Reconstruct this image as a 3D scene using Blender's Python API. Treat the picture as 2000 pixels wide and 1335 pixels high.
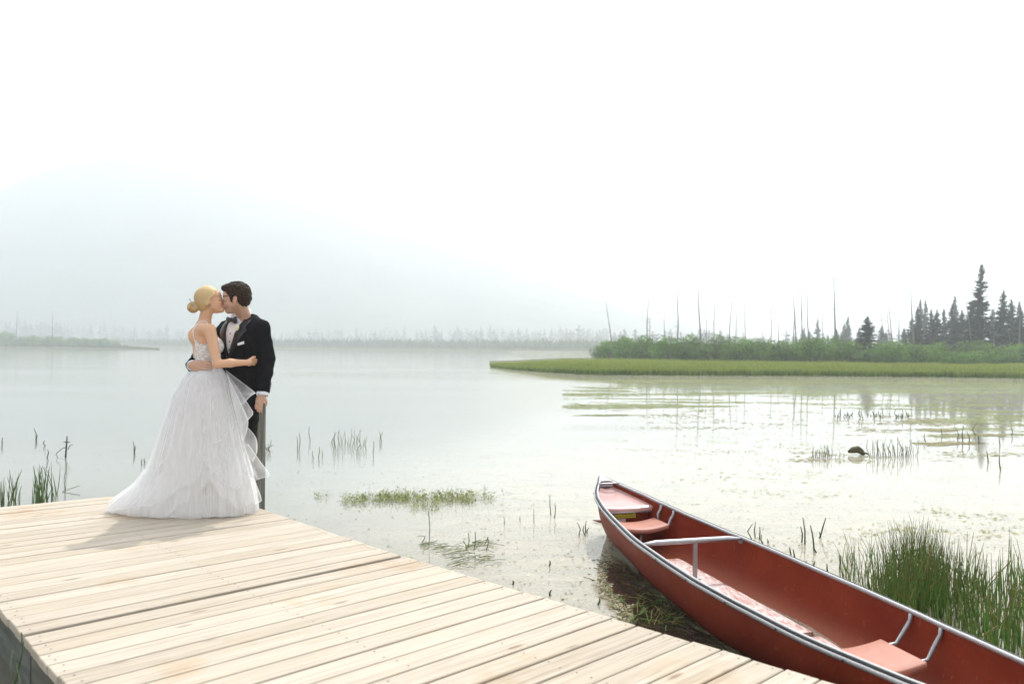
import bpy, bmesh, math, random
import numpy as np
from mathutils import Vector, Matrix, noise as mnoise
random.seed(7); np.random.seed(7)
R = math.radians
for o in list(bpy.data.objects): bpy.data.objects.remove(o, do_unlink=True)
scene = bpy.context.scene
col = scene.collection

# ------------------------------------------------------------------ camera
HW = 1.60            # eye above the water
ZD = 0.27            # dock surface above the water
FPX = 1556.0; ROLL = R(.45); PITCH = math.atan((677-667.5)/FPX)
cam_d = bpy.data.cameras.new('camera'); cam = bpy.data.objects.new('camera', cam_d); col.objects.link(cam)
cam.matrix_world = Matrix.Translation((0, 0, HW)) @ Matrix.Rotation(R(90)+PITCH, 4, 'X') @ Matrix.Rotation(ROLL, 4, 'Z')
cam_d.sensor_width = 36; cam_d.lens = 36*FPX/2000
cam_d.clip_start = .05; cam_d.clip_end = 6000
cam_d.dof.use_dof = True; cam_d.dof.focus_distance = 6.4; cam_d.dof.aperture_fstop = 2.4
scene.camera = cam

# ------------------------------------------------------------------ sky, sun, exposure
SUN_EL, SUN_AZ = R(56), R(19)          # azimuth from +Y towards +X
sun_dir = Vector((math.sin(SUN_AZ)*math.cos(SUN_EL), math.cos(SUN_AZ)*math.cos(SUN_EL), math.sin(SUN_EL)))
world = bpy.data.worlds.new('World'); scene.world = world; world.use_nodes = True
wn = world.node_tree; wn.nodes.clear()
def wnode(t, **k):
    n = wn.nodes.new(t)
    for a, b in k.items(): setattr(n, a, b)
    return n
sky = wnode('ShaderNodeTexSky', sky_type='NISHITA', sun_disc=False, sun_elevation=SUN_EL, sun_rotation=SUN_AZ,
            air_density=1.0, dust_density=8.0, ozone_density=1.0)
tc = wnode('ShaderNodeTexCoord')
dot = wnode('ShaderNodeVectorMath', operation='DOT_PRODUCT'); dot.inputs[1].default_value = sun_dir
wn.links.new(tc.outputs['Generated'], dot.inputs[0])
mr = wnode('ShaderNodeMapRange', interpolation_type='SMOOTHERSTEP')       # smoke veil, brighter round the sun
mr.inputs['From Min'].default_value = .05; mr.inputs['From Max'].default_value = 1.0
mr.inputs['To Min'].default_value = 7.3; mr.inputs['To Max'].default_value = 16.5
wn.links.new(dot.outputs['Value'], mr.inputs['Value'])
mr2 = wnode('ShaderNodeMapRange', interpolation_type='SMOOTHSTEP')       # fill glow added opposite the sun to brighten the dress and near side
for k_, v_ in (('From Min', .1), ('From Max', -.6), ('To Min', 0.), ('To Max', 13.)): mr2.inputs[k_].default_value = v_
wn.links.new(dot.outputs['Value'], mr2.inputs['Value'])
ad = wnode('ShaderNodeMath', operation='ADD'); wn.links.new(mr.outputs['Result'], ad.inputs[0]); wn.links.new(mr2.outputs['Result'], ad.inputs[1])
veil = wnode('ShaderNodeVectorMath', operation='SCALE'); veil.inputs[0].default_value = (.945, .985, 1.05)
wn.links.new(ad.outputs[0], veil.inputs['Scale'])
mx = wnode('ShaderNodeMix', data_type='RGBA'); mx.inputs['Factor'].default_value = .93
wn.links.new(sky.outputs['Color'], mx.inputs[6]); wn.links.new(veil.outputs[0], mx.inputs[7])
bg = wnode('ShaderNodeBackground'); bg.inputs['Strength'].default_value = .1
wn.links.new(mx.outputs[2], bg.inputs['Color'])
wo = wnode('ShaderNodeOutputWorld'); wn.links.new(bg.outputs[0], wo.inputs['Surface'])
sd = bpy.data.lights.new('sun', 'SUN'); sd.energy = 4.45; sd.angle = R(1.1); sd.color = (1, .95, .86)
sun = bpy.data.objects.new('sun', sd); col.objects.link(sun)
sun.rotation_euler = sun_dir.to_track_quat('Z', 'Y').to_euler()
vs = scene.view_settings; vs.view_transform = 'Standard'; vs.look = 'None'; vs.exposure = 0; vs.gamma = 1; vs.use_curve_mapping = False
cy = scene.cycles
cy.use_denoising = True
try: cy.denoiser = 'OPENIMAGEDENOISE'; cy.denoising_input_passes = 'RGB_ALBEDO_NORMAL'; cy.denoising_prefilter = 'ACCURATE'
except Exception: pass
cy.max_bounces = 16; cy.volume_bounces = 8; cy.transparent_max_bounces = 24; cy.diffuse_bounces = 4; cy.caustics_reflective = False; cy.caustics_refractive = False
cy.use_adaptive_sampling = True; cy.adaptive_threshold = .01
cy.sample_clamp_indirect = 6

# ------------------------------------------------------------------ helpers
def ray(px, py):
    """world direction through photo pixel (2000x1335), y component 1"""
    x, y = px-1000, -(py-667.5)
    c, s = math.cos(ROLL), math.sin(ROLL); x, z = x*c-y*s, x*s+y*c
    c, s = math.cos(PITCH), math.sin(PITCH); yy, zz = FPX*c-z*s, FPX*s+z*c
    return x/yy, zz/yy
def P(px, py, D):
    a, b = ray(px, py); return Vector((a*D, D, HW+b*D))
def G(px, py, z=0.):
    a, b = ray(px, py); D = (z-HW)/b; return Vector((a*D, D, z))
def XD(px, D, z=0.):
    """a point at photo column px and distance D, height z"""
    a, _ = ray(px, 677); return Vector((a*D, D, z))
def lerp(a, b, t): return a+(b-a)*t
def interp(x, xs, ys): return float(np.interp(x, xs, ys))
def tag(o, label=None, cat=None, group=None, kind=None):
    if label: o['label'] = label
    if cat: o['category'] = cat
    if group: o['group'] = group
    if kind: o['kind'] = kind
    return o
def empty(name, loc=(0, 0, 0), rz=0., parent=None):
    o = bpy.data.objects.new(name, None); col.objects.link(o); o.location = loc; o.rotation_euler = (0, 0, rz); o.empty_display_size = .1
    if parent: o.parent = parent
    return o
def link(name, me, parent=None, world_space=True):
    o = bpy.data.objects.new(name, me); col.objects.link(o)
    if parent is not None:
        o.parent = parent
        if world_space: o.matrix_parent_inverse = parent_world(parent).inverted()
    return o
def parent_world(p):
    m = Matrix.LocRotScale(p.location, p.rotation_euler, p.scale)
    if p.parent: m = parent_world(p.parent) @ p.matrix_parent_inverse @ m
    return m
def copy_tree(o, parent=None):
    c = o.copy(); col.objects.link(c)
    if parent: c.parent = parent
    for ch in list(o.children): copy_tree(ch, c)
    return c
def smooth(me, on=True):
    me.polygons.foreach_set('use_smooth', [on]*len(me.polygons)); return me

class MB:
    """collects faces for one mesh"""
    def __init__(s): s.v = []; s.f = []; s.c = []; s.uv = None
    def quad(s, *p, c=None):
        n = len(s.v); s.v += [tuple(q) for q in p]; s.f.append(tuple(range(n, n+len(p))))
        if c is not None: s.c += [c]*len(p)
    def box(s, M, sx, sy, sz, c=None):
        n = len(s.v)
        for z in (-.5, .5):
            for (x, y) in ((-.5, -.5), (.5, -.5), (.5, .5), (-.5, .5)):
                s.v.append(tuple(M @ Vector((x*sx, y*sy, z*sz))))
        s.f += [tuple(n+i for i in q) for q in ((3, 2, 1, 0), (4, 5, 6, 7), (0, 1, 5, 4), (1, 2, 6, 5), (2, 3, 7, 6), (3, 0, 4, 7))]
        if c is not None: s.c += [c]*8
    def tube(s, pts, r, n=6, c=None, cap=True, flat=1.0):
        pts = [Vector(p) for p in pts]; k = len(pts)
        rr = r if hasattr(r, '__len__') else [r]*k
        base = len(s.v); up = None
        for i, p in enumerate(pts):
            t = (pts[min(i+1, k-1)]-pts[max(i-1, 0)])
            if t.length < 1e-9: t = Vector((0, 0, 1))
            t.normalize()
            if up is None: up = Vector((0, 0, 1)) if abs(t.z) < .9 else Vector((0, 1, 0))
            a = t.cross(up)
            if a.length < 1e-6: a = t.orthogonal()
            a.normalize(); b = a.cross(t); up = b
            for j in range(n):
                w = 2*math.pi*j/n
                s.v.append(tuple(p+a*(math.cos(w)*rr[i])+b*(math.sin(w)*rr[i]*flat)))
                if c is not None: s.c.append(c[i] if isinstance(c, list) else c)
        for i in range(k-1):
            for j in range(n):
                q = base+i*n; s.f.append((q+j, q+(j+1) % n, q+n+(j+1) % n, q+n+j))
        if cap:
            s.f.append(tuple(base+j for j in reversed(range(n)))); s.f.append(tuple(base+(k-1)*n+j for j in range(n)))
    def grid(s, rows, close=False, c=None):
        base = len(s.v); m = len(rows[0])
        for r_ in rows:
            for p in r_: s.v.append(tuple(p))
            if c is not None: s.c += [c]*m
        for i in range(len(rows)-1):
            for j in range(m if close else m-1):
                q = base+i*m; j2 = (j+1) % m; s.f.append((q+j, q+j2, q+m+j2, q+m+j))
    def mesh(s, name, mat=None, sm=False):
        me = bpy.data.meshes.new(name); me.from_pydata(s.v, [], s.f)
        if s.c and len(s.c) == len(s.v):
            a = me.color_attributes.new('tint', 'FLOAT_COLOR', 'POINT')
            arr = np.ones((len(s.v), 4), np.float32); arr[:, :3] = np.array(s.c, np.float32); a.data.foreach_set('color', arr.ravel())
        if mat: me.materials.append(mat)
        if sm: smooth(me)
        me.update(); return me
    def build(s, name, mat, parent=None, sm=False, world_space=True):
        return link(name, s.mesh(name, mat, sm), parent, world_space)

# materials ---------------------------------------------------------------
class NT:
    def __init__(s, name):
        s.m = bpy.data.materials.new(name); s.m.use_nodes = True; s.t = s.m.node_tree; s.t.nodes.clear()
        s.out = s.n('ShaderNodeOutputMaterial')
    def n(s, t, **k):
        nd = s.t.nodes.new(t)
        for a, b in k.items(): setattr(nd, a, b)
        return nd
    def l(s, a, b): s.t.links.new(a, b)
    def pos(s): return s.n('ShaderNodeNewGeometry').outputs['Position']
    def obj(s): return s.n('ShaderNodeTexCoord').outputs['Object']
    def mapping(s, v, scale=(1, 1, 1), rot=(0, 0, 0), loc=(0, 0, 0)):
        m = s.n('ShaderNodeMapping'); m.inputs['Scale'].default_value = scale; m.inputs['Rotation'].default_value = rot; m.inputs['Location'].default_value = loc
        s.l(v, m.inputs['Vector']); return m.outputs[0]
    def noise(s, v, scale, detail=4, rough=.5, dist=0., w=None):
        m = s.n('ShaderNodeTexNoise'); m.inputs['Scale'].default_value = scale; m.inputs['Detail'].default_value = detail
        m.inputs['Roughness'].default_value = rough; m.inputs['Distortion'].default_value = dist
        if v is not None: s.l(v, m.inputs['Vector'])
        return m.outputs['Fac']
    def ramp(s, v, stops, interp='LINEAR'):
        r_ = s.n('ShaderNodeValToRGB'); r_.color_ramp.interpolation = interp; e = r_.color_ramp.elements
        while len(e) < len(stops): e.new(.5)
        for i, (p, c) in enumerate(stops):
            e[i].position = p; e[i].color = (c, c, c, 1) if not hasattr(c, '__len__') else (*c, 1)
        s.l(v, r_.inputs['Fac']); return r_.outputs['Color']
    def mix(s, f, a, b, blend='MIX'):
        m = s.n('ShaderNodeMix', data_type='RGBA', blend_type=blend)
        for v, i in ((f, 0), (a, 6), (b, 7)):
            if isinstance(v, (int, float)): m.inputs[i].default_value = v if i == 0 else (v, v, v, 1)
            elif isinstance(v, tuple): m.inputs[i].default_value = (*v, 1)
            else: s.l(v, m.inputs[i])
        return m.outputs[2]
    def math(s, op, a, b=None, c=None, clamp=False):
        m = s.n('ShaderNodeMath', operation=op); m.use_clamp = clamp
        for i, v in enumerate((a, b, c)):
            if v is None: continue
            if isinstance(v, (int, float)): m.inputs[i].default_value = v
            else: s.l(v, m.inputs[i])
        return m.outputs[0]
    def bump(s, h, strength=.3, dist=.01, normal=None):
        b = s.n('ShaderNodeBump'); b.inputs['Strength'].default_value = strength; b.inputs['Distance'].default_value = dist
        s.l(h, b.inputs['Height'])
        if normal is not None: s.l(normal, b.inputs['Normal'])
        return b.outputs[0]
    def attr(s, name, out='Color'):
        a = s.n('ShaderNodeAttribute'); a.attribute_name = name; return a.outputs[out]
    def bsdf(s, color, rough=.6, metal=0., spec=.5, normal=None, **k):
        b = s.n('ShaderNodeBsdfPrincipled')
        for key, v in dict({'Base Color': color, 'Roughness': rough, 'Metallic': metal, 'Specular IOR Level': spec}, **k).items():
            if isinstance(v, (int, float)): b.inputs[key].default_value = v
            elif isinstance(v, tuple): b.inputs[key].default_value = (*v, 1) if len(v) == 3 and b.inputs[key].type == 'RGBA' else v
            else: s.l(v, b.inputs[key])
        if normal is not None: s.l(normal, b.inputs['Normal'])
        return b.outputs[0]
    def done(s, sh): s.l(sh, s.out.inputs['Surface']); return s.m
def simple(name, colr, rough=.6, metal=0., spec=.5, var=.15, scale=20., bump=0., bscale=None, **k):
    t = NT(name); v = t.obj(); nz = t.noise(v, scale, 5, .6)
    c = t.mix(t.ramp(nz, [(.3, 0.), (.7, 1.)]), tuple(x*(1-var) for x in colr), tuple(min(1, x*(1+var)) for x in colr))
    nm = t.bump(t.noise(v, bscale or scale*3, 5, .6), bump, .004) if bump else None
    return t.done(t.bsdf(c, rough, metal, spec, nm, **k))
M = {}
# ================================================================== water, lake bed, land
def water_material():
    t = NT('lake_water'); p = t.pos()
    sep = t.n('ShaderNodeSeparateXYZ'); t.l(p, sep.inputs[0])
    fine = t.noise(t.mapping(p, (2.2, 7., 1), (0, 0, R(8))), 2.2, 3, .5, .3)
    mid = t.noise(t.mapping(p, (.5, 1.6, 1), (0, 0, R(-6))), 1.5, 3, .5, .4)
    patch = t.ramp(t.noise(t.mapping(p, (.05, .16, 1)), 1., 2), [(.35, .25), (.7, 1.)])
    calm = t.n('ShaderNodeMapRange'); calm.inputs['From Min'].default_value = -2.; calm.inputs['From Max'].default_value = 2.5
    calm.inputs['To Min'].default_value = .5; calm.inputs['To Max'].default_value = .05; t.l(sep.outputs['X'], calm.inputs['Value'])
    h = t.math('ADD', t.math('MULTIPLY', fine, .55), mid)
    h = t.math('MULTIPLY', h, t.math('MULTIPLY', patch, calm.outputs[0]))
    nm = t.bump(h, .5, .028)
    fr = t.n('ShaderNodeFresnel'); fr.inputs['IOR'].default_value = 1.56; t.l(nm, fr.inputs['Normal'])
    gl = t.n('ShaderNodeBsdfGlossy'); gl.inputs['Roughness'].default_value = .035; t.l(nm, gl.inputs['Normal'])
    gl.inputs['Color'].default_value = (1, 1, 1, 1)
    tr = t.n('ShaderNodeBsdfTransparent'); tr.inputs['Color'].default_value = (.77, .84, .87, 1)
    w = t.n('ShaderNodeMixShader'); t.l(fr.outputs[0], w.inputs[0]); t.l(tr.outputs[0], w.inputs[1]); t.l(gl.outputs[0], w.inputs[2])
    # film of pollen and algae on the surface; left out in the shape of the hull's dark reflection
    def mrange(v, a, b, c, d, sm=False):
        q = t.n('ShaderNodeMapRange', interpolation_type='SMOOTHSTEP' if sm else 'LINEAR')
        for k_, x_ in zip(('From Min', 'From Max', 'To Min', 'To Max'), (a, b, c, d)): q.inputs[k_].default_value = x_
        t.l(v, q.inputs['Value']); return q.outputs[0]
    cover = t.math('MULTIPLY', mrange(sep.outputs['X'], -3.2, 1.0, .13, .35, True), mrange(sep.outputs['Y'], 6., 16., 1., .42, True))
    fine_f = t.noise(t.mapping(p, (1., 1.5, 1)), 34., 6, .75, .3); st = t.noise(t.mapping(p, (.45, 2.0, 1), (0, 0, R(5))), 1.7, 8, .72, .8)
    tex = t.math('ADD', t.math('MULTIPLY', fine_f, .9), t.math('MULTIPLY', st, .6))
    fm = t.math('MULTIPLY', cover, mrange(tex, .5, 1.0, .45, 1.55))
    speck = t.ramp(t.noise(t.mapping(p, (1., 1.6, 1)), 19., 3, .6), [(.62, 0.), (.68, .75)])
    fm = t.math('MAXIMUM', fm, t.math('MULTIPLY', speck, mrange(t.math('ADD', cover, t.math('MULTIPLY', st, .5)), .38, .62, 0., .8)))
    cl = t.mapping(t.mapping(p, loc=(-.79, -6.95, 0)), rot=(0, 0, R(-15)+R(90)))     # x along the canoe, y to its left
    s2_ = t.n('ShaderNodeSeparateXYZ'); t.l(cl, s2_.inputs[0]); lft = t.math('MULTIPLY', s2_.outputs['Y'], -1.)
    edge = t.ramp(t.math('DIVIDE', s2_.outputs['X'], 3.6), [(.0, 0.), (.09, .04), (.22, .285), (.378, .54), (.61, .70), (1., .95)])
    wob_ = t.math('MULTIPLY', t.math('SUBTRACT', t.noise(p, 7., 4, .7), .5), .10)
    ins_ = t.math('SUBTRACT', t.math('ADD', edge, wob_), lft)
    clear = t.math('MULTIPLY', t.math('MULTIPLY', mrange(ins_, -.01, .05, 0., 1.), mrange(lft, -.3, -.2, 0., 1.)), mrange(s2_.outputs['X'], .1, .3, 0., 1.))
    fm2 = t.math('MULTIPLY', fm, t.math('SUBTRACT', 1., t.math('MULTIPLY', clear, .96)), clamp=True)
    fd = t.n('ShaderNodeBsdfDiffuse')
    t.l(t.mix(t.noise(p, 3., 5, .7), (.66, .60, .45), (.83, .78, .65)), fd.inputs['Color'])
    w2 = t.n('ShaderNodeMixShader'); t.l(fm2, w2.inputs[0]); t.l(w.outputs[0], w2.inputs[1]); t.l(fd.outputs[0], w2.inputs[2])
    return t.done(w2.outputs[0])
M['water'] = water_material()
def bed_material():
    t = NT('lake_bed'); p = t.pos()
    n1 = t.noise(t.mapping(p, (1, 1, 1)), 1.3, 6, .6); n2 = t.noise(t.mapping(p, (9, 2.2, 1), (0, 0, R(55))), 3., 6, .7, 1.2)
    c = t.mix(t.ramp(n2, [(.35, 0.), (.65, 1.)]), (.022, .024, .010), (.11, .085, .035))
    c = t.mix(t.ramp(n1, [(.4, 0.), (.65, 1.)]), c, (.14, .12, .07))
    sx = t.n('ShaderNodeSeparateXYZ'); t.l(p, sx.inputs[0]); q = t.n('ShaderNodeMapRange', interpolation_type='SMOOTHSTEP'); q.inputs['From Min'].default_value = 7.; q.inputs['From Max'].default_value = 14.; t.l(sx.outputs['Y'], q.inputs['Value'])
    c = t.mix(q.outputs[0], c, t.mix(n1, (.42, .42, .41), (.54, .54, .51)))        # marl, made pale beyond the shallows to bounce light into water and haze
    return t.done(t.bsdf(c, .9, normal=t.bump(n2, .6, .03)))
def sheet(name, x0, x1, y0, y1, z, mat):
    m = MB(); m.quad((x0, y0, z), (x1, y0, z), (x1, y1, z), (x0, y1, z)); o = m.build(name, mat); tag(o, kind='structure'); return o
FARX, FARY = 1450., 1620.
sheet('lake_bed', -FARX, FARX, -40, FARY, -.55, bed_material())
sheet('lake_water', -FARX, FARX, -40, FARY, 0., M['water'])

def soil(name, c1, c2, sc=.5):
    t = NT(name); p = t.pos(); n1 = t.noise(p, sc, 6, .65)
    return t.done(t.bsdf(t.mix(t.ramp(n1, [(.3, 0.), (.7, 1.)]), c1, c2), .95, normal=t.bump(t.noise(p, sc*8, 4), .5, .1)))
M['meadow'] = soil('meadow_ground', (.05, .075, .022), (.10, .12, .04))
M['forest'] = soil('forest_slope', (.035, .05, .04), (.10, .115, .09), .02)

# right-hand grassy spit
front = [(930, 66), (950, 64), (1000, 56), (1046, 52), (1100, 49), (1152, 46.8), (1364, 47), (1576, 47.8), (1788, 47.6), (2000, 46.8), (2150, 46), (2500, 44)]
back = [(1000, 90), (1060, 98), (1157, 112), (1300, 125), (1576, 130), (1800, 140), (2000, 150), (2600, 170)]
def spit_front(px): return interp(px, [a for a, b in front], [b for a, b in front])
def land_strip(name, pts_f, pts_b, pxs, hgt, mat, rows=7, wob=.5, tp=None):
    m = MB(); R_ = []
    for i in range(rows):
        u = i/(rows-1); row = []
        for px in pxs:
            D0 = interp(px, *zip(*pts_f)) + wob*math.sin(px*.11)+wob*.6*math.sin(px*.037+1); D1 = interp(px, *zip(*pts_b))
            D = lerp(D0, max(D1, D0+1), u); row.append(XD(px, D, -.5 if u == 0 else (min(1, max(.02, (px-tp)/130)) if tp else 1)*hgt*min(1, u*3)*(1+.2*mnoise.noise(Vector((px*.02, u*4, 3))))))
        R_.append(row)
    m.grid(R_); o = m.build(name, mat, sm=True); tag(o, kind='structure'); return o
land_strip('meadow_bank', front, back, [956+10*i for i in range(158)], .18, M['meadow'], 9, .3, 955)
lf = [(-600, 300), (0, 296), (100, 292), (200, 268), (300, 238), (312, 234)]; lb = [(-600, 400), (0, 380), (200, 330), (280, 262), (312, 240)]
land_strip('meadow_spit', lf, lb, [-600+8*i for i in range(115)], .35, M['meadow'], 6, .6)
ff = [(-700, 520), (150, 480), (300, 400), (560, 350), (1000, 300), (1200, 280), (1700, 280), (2600, 280)]; fb = [(-700, 1000), (2600, 1000)]
land_strip('far_shore', ff, fb, [-700+20*i for i in range(166)], .7, M['meadow'], 7, 1.2)

# mountain in the smoke
def mountain(name, prof, D, base_near, base_far, mat, seed, rough):
    m = MB(); xs = [prof[0][0]+i*(prof[-1][0]-prof[0][0])/150 for i in range(151)]; rows = []
    for k in range(41):
        v = k/40.; row = []
        for px in xs:
            py = interp(px, *zip(*prof)); a, b = ray(px, py); H = HW+b*D
            if v <= .62: y = lerp(base_near, D, v/.62); s = (v/.62)**1.15
            else: y = lerp(D, base_far, (v-.62)/.38); s = 1-((v-.62)/.38)**1.2
            X = a*D
            n_ = mnoise.fractal(Vector((X*.0065+seed, y*.0065, seed)), 1., 2., 6)
            rid = abs(mnoise.noise(Vector((X*.007+seed, y*.002, 5))))
            row.append((X, y, max(.2, H*s*(1-.22*rid*(1-s)*2) + n_*rough*min(1, s*3)*(1 if v < .62 else .6)*(.7 if abs(v-.62) < .03 else 1))))
        rows.append(row)
    m.grid(rows); o = m.build(name, mat, sm=True); return tag(o, kind='structure')
prof = [(-900, 600), (-600, 560), (-350, 500), (-200, 450), (-80, 402), (0, 367), (50, 345), (100, 326), (150, 314), (180, 304), (250, 294), (300, 299), (345, 299), (400, 320), (500, 347), (600, 385), (700, 420), (800, 455), (900, 490), (1000, 520), (1100, 560), (1250, 612), (1450, 660)]
mountain('mountain', prof, 1080, 760, 1560, M['forest'], 3.1, 12.)
prof2 = [(-900, 520), (-300, 545), (0, 566), (120, 568), (240, 574), (330, 592), (450, 622), (600, 645), (800, 662)]
mountain('foothill', prof2, 860, 740, 980, M['forest'], 9.2, 5.)

# smoke haze: one closed box round camera and scene
def haze():
    m = MB(); z0, z1 = -2.2, 300.; m.box(Matrix.Translation((0, (FARY-60)/2, (z0+z1)/2)), 2*FARX+60, FARY+100, z1-z0)
    t = NT('haze'); v = t.n('ShaderNodeVolumePrincipled'); v.inputs['Color'].default_value = (.94, .975, 1.0, 1); v.inputs['Density'].default_value = HAZE
    v.inputs['Anisotropy'].default_value = .65
    t.l(v.outputs[0], t.out.inputs['Volume']); t.m.cycles.homogeneous_volume = True if hasattr(t.m.cycles, 'homogeneous_volume') else None
    o = m.build('haze', t.m); tag(o, 'thin white smoke haze hanging over the lake', None, None, 'stuff'); return o
HAZE = .00145
haze()
# ================================================================== dock
def wood_material(name, base, dark, warm, rot, gray=0.):
    t = NT(name); p = t.pos(); oi = t.n('ShaderNodeObjectInfo').outputs['Random']
    g = t.mapping(p, (1, 1, 1), (0, 0, -rot))
    off = t.n('ShaderNodeVectorMath', operation='ADD'); t.l(g, off.inputs[0])
    cmb = t.n('ShaderNodeCombineXYZ'); t.l(t.math('MULTIPLY', oi, 37.), cmb.inputs[0]); t.l(t.math('MULTIPLY', oi, 11.), cmb.inputs[2]); t.l(cmb.outputs[0], off.inputs[1])
    o = off.outputs[0]
    grain = t.noise(t.mapping(o, (1.3, 42, 8)), 1.6, 7, .62, .6)
    broad = t.noise(t.mapping(o, (.8, 5., 2)), 1.2, 4, .6, .5)
    c = t.mix(t.ramp(grain, [(.3, 0.), (.62, 1.)]), dark, base)
    c = t.mix(t.math('MULTIPLY', t.ramp(broad, [(.45, 0.), (.72, 1.)]), .6), c, warm)
    c = t.mix(t.math('MULTIPLY', oi, .75), c, t.mix(1., c, (.80, .78, .74), 'MULTIPLY'))
    # knots
    vo = t.n('ShaderNodeTexVoronoi'); vo.inputs['Scale'].default_value = 1.; t.l(t.mapping(o, (1.6, 6.5, 0)), vo.inputs['Vector'])
    kn = t.ramp(vo.outputs['Distance'], [(.04, 1.), (.10, 0.)])
    c = t.mix(t.math('MULTIPLY', kn, .72), c, (.17, .115, .07))
    # cracks and checks
    ck = t.ramp(t.noise(t.mapping(o, (1.6, 95, 3)), 1.5, 3, .6, .2), [(.27, 1.), (.33, 0.)])
    c = t.mix(t.math('MULTIPLY', ck, .7), c, (.17, .13, .10))
    # ochre stains
    s1 = t.ramp(t.noise(t.mapping(p, (1.1, 1.1, 1), loc=(3.1, .4, 0)), 1.35, 3, .55), [(.60, 0.), (.76, 1.)])
    c = t.mix(t.math('MULTIPLY', s1, .62), c, t.mix(1., c, (.86, .60, .33), 'MULTIPLY'))
    h = t.math('ADD', grain, t.math('MULTIPLY', kn, .5))
    rgh = t.ramp(grain, [(.3, .85), (.7, .6)])
    return t.done(t.bsdf(c, rgh, spec=.35, normal=t.bump(h, .35, .004)))
GA = R(42.9)
M['deck'] = wood_material('weathered_deck_wood', (.545, .485, .405), (.38, .32, .255), (.50, .42, .315), GA)
M['fascia'] = wood_material('grey_green_board', (.13, .14, .12), (.06, .07, .055), (.15, .14, .10), R(-47))
M['nail'] = simple('rusty_nail', (.07, .05, .04), .6, .6)
M['post'] = None
dock = empty('wooden_dock', (-.7, 4.2, 0)); tag(dock, 'pale weathered plank dock the couple stand on, in two joined sections', 'dock')
E0 = Vector((-.673, 5.048, 0)); upR = Vector((-math.cos(R(46.6)), math.sin(R(46.6)), 0)); dnR = Vector((math.cos(R(43.4)), -math.sin(R(43.4)), 0))
L0 = Vector((-2.206, 3.623, 0)); dL = Vector((-math.sin(R(43)), math.cos(R(43)), 0))       # left edge line, going away from the camera
def isect(p, d, q, e):
    # p + s d = q + t e (xy)
    den = d.x*(-e.y)+e.x*d.y; s_ = ((q.x-p.x)*(-e.y)+e.x*(q.y-p.y))/den; return p+d*s_
PW, TH = .1475, .038
def seam(k):
    """right end and left end of seam k; k=0 the wide gap, positive away from the camera"""
    if k >= 0: p = E0+upR*(PW*k); a = GA-R(5.5)*min(k, 22)/22.
    else: p = E0+dnR*(-PW*k); a = GA
    d = Vector((-math.cos(a), -math.sin(a), 0)); return p, isect(p, d, L0, dL), d
NAILS = MB()
def plank(k):
    gap = .009+random.random()*.004
    r0, l0, d = seam(k); r1, l1, d1 = seam(k+1)
    e0 = upR if k >= 0 else -dnR
    g0 = gap*.5; g1 = gap*.5
    if k == 0: g0 = .034
    jr, jl = random.uniform(-.006, .008), random.uniform(-.006, .006)
    n0, n1 = (r1-r0).normalized(), (l1-l0).normalized()
    A = r0+n0*g0-d*jr; B = l0+n1*g0+d*jl; C = l1-n1*g1+d1*jl; D_ = r1-n0*g1-d1*jr
    zt = ZD+random.uniform(-.0015, .0015); tl = random.uniform(-.001, .001); ch = .0035
    m = MB(); ring = []
    def rr(A, B, C, D_, z): return [Vector((*A.xy, z+tl)), Vector((*B.xy, z+tl)), Vector((*C.xy, z-tl)), Vector((*D_.xy, z-tl))]
    ctr = (A+B+C+D_)/4
    def inset(q, c):
        u = (B-A).normalized(); w = (D_-A).normalized()
        s = [(1, 1), (-1, 1), (-1, -1), (1, -1)]
        return [q[i]+u*c*s[i][0]+w*c*s[i][1] for i in range(4)]
    q = [A, B, C, D_]
    m.grid([rr(*q, zt-TH), rr(*q, zt-ch), rr(*inset(q, ch), zt)], close=True)
    m.f.append((8, 9, 10, 11)); m.f.append((3, 2, 1, 0))
    o = m.build('plank', M['deck'], dock)
    # nail heads: a row of pairs over each joist
    nm_ = NAILS; L = (B-A).length
    for s_ in ([.04, .64, 1.24, 1.84, L-.05] if L > 2.2 else [.04, L*.5, L-.05]):
        for w_ in (.035, PW-.04):
            s2 = s_+random.uniform(-.012, .012); w2 = w_+random.uniform(-.008, .008)
            c_ = A+d*s2+(D_-A).normalized()*w2; rn = .0048
            if (c_-Vector((0, 0, 0))).xy.length > 6.2: continue
            n_ = len(nm_.v); nm_.v += [(c_.x+math.cos(a)*rn, c_.y+math.sin(a)*rn, zt+.0012) for a in [i*math.pi/3 for i in range(6)]]; nm_.f.append(tuple(range(n_, n_+6)))
    return o
for k in range(-34, 22): plank(k)
NAILS.build('nail_heads', M['nail'], dock)['kind'] = 'stuff'
# fascia boards, joists and rim below the planks
def board(name, a, b, z0, z1, th, mat, side):
    d = (b-a).normalized(); n = Vector((d.y, -d.x, 0))*side; m = MB(); c = (a+b)/2+n*th/2; 
    Mx = Matrix.Translation((c.x, c.y, (z0+z1)/2)) @ Matrix.Rotation(math.atan2(d.y, d.x), 4, 'Z'); m.box(Mx, (b-a).length, th, z1-z0)
    return m.build(name, mat, dock)
lt = seam(22)[1]; lg = seam(0)[1]; lbm = seam(-34)[1]
ins = Vector((math.cos(GA), math.sin(GA), 0))*.03
board('side_board', lg+ins+dL*.012, lt+ins-dL*.03, -.01, ZD-TH-.002, .038, M['fascia'], 1)
board('side_board', lbm+ins, lg+ins-dL*.012, -.01, ZD-TH-.002, .038, M['fascia'], 1)
rt, rg = seam(22)[0], E0
board('side_board', rg-ins, rt-ins, .02, ZD-TH-.002, .038, M['fascia'], 1)
board('side_board', seam(-34)[0]-ins, rg-ins-dnR*(-.01), .02, ZD-TH-.002, .038, M['fascia'], 1)
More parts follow.
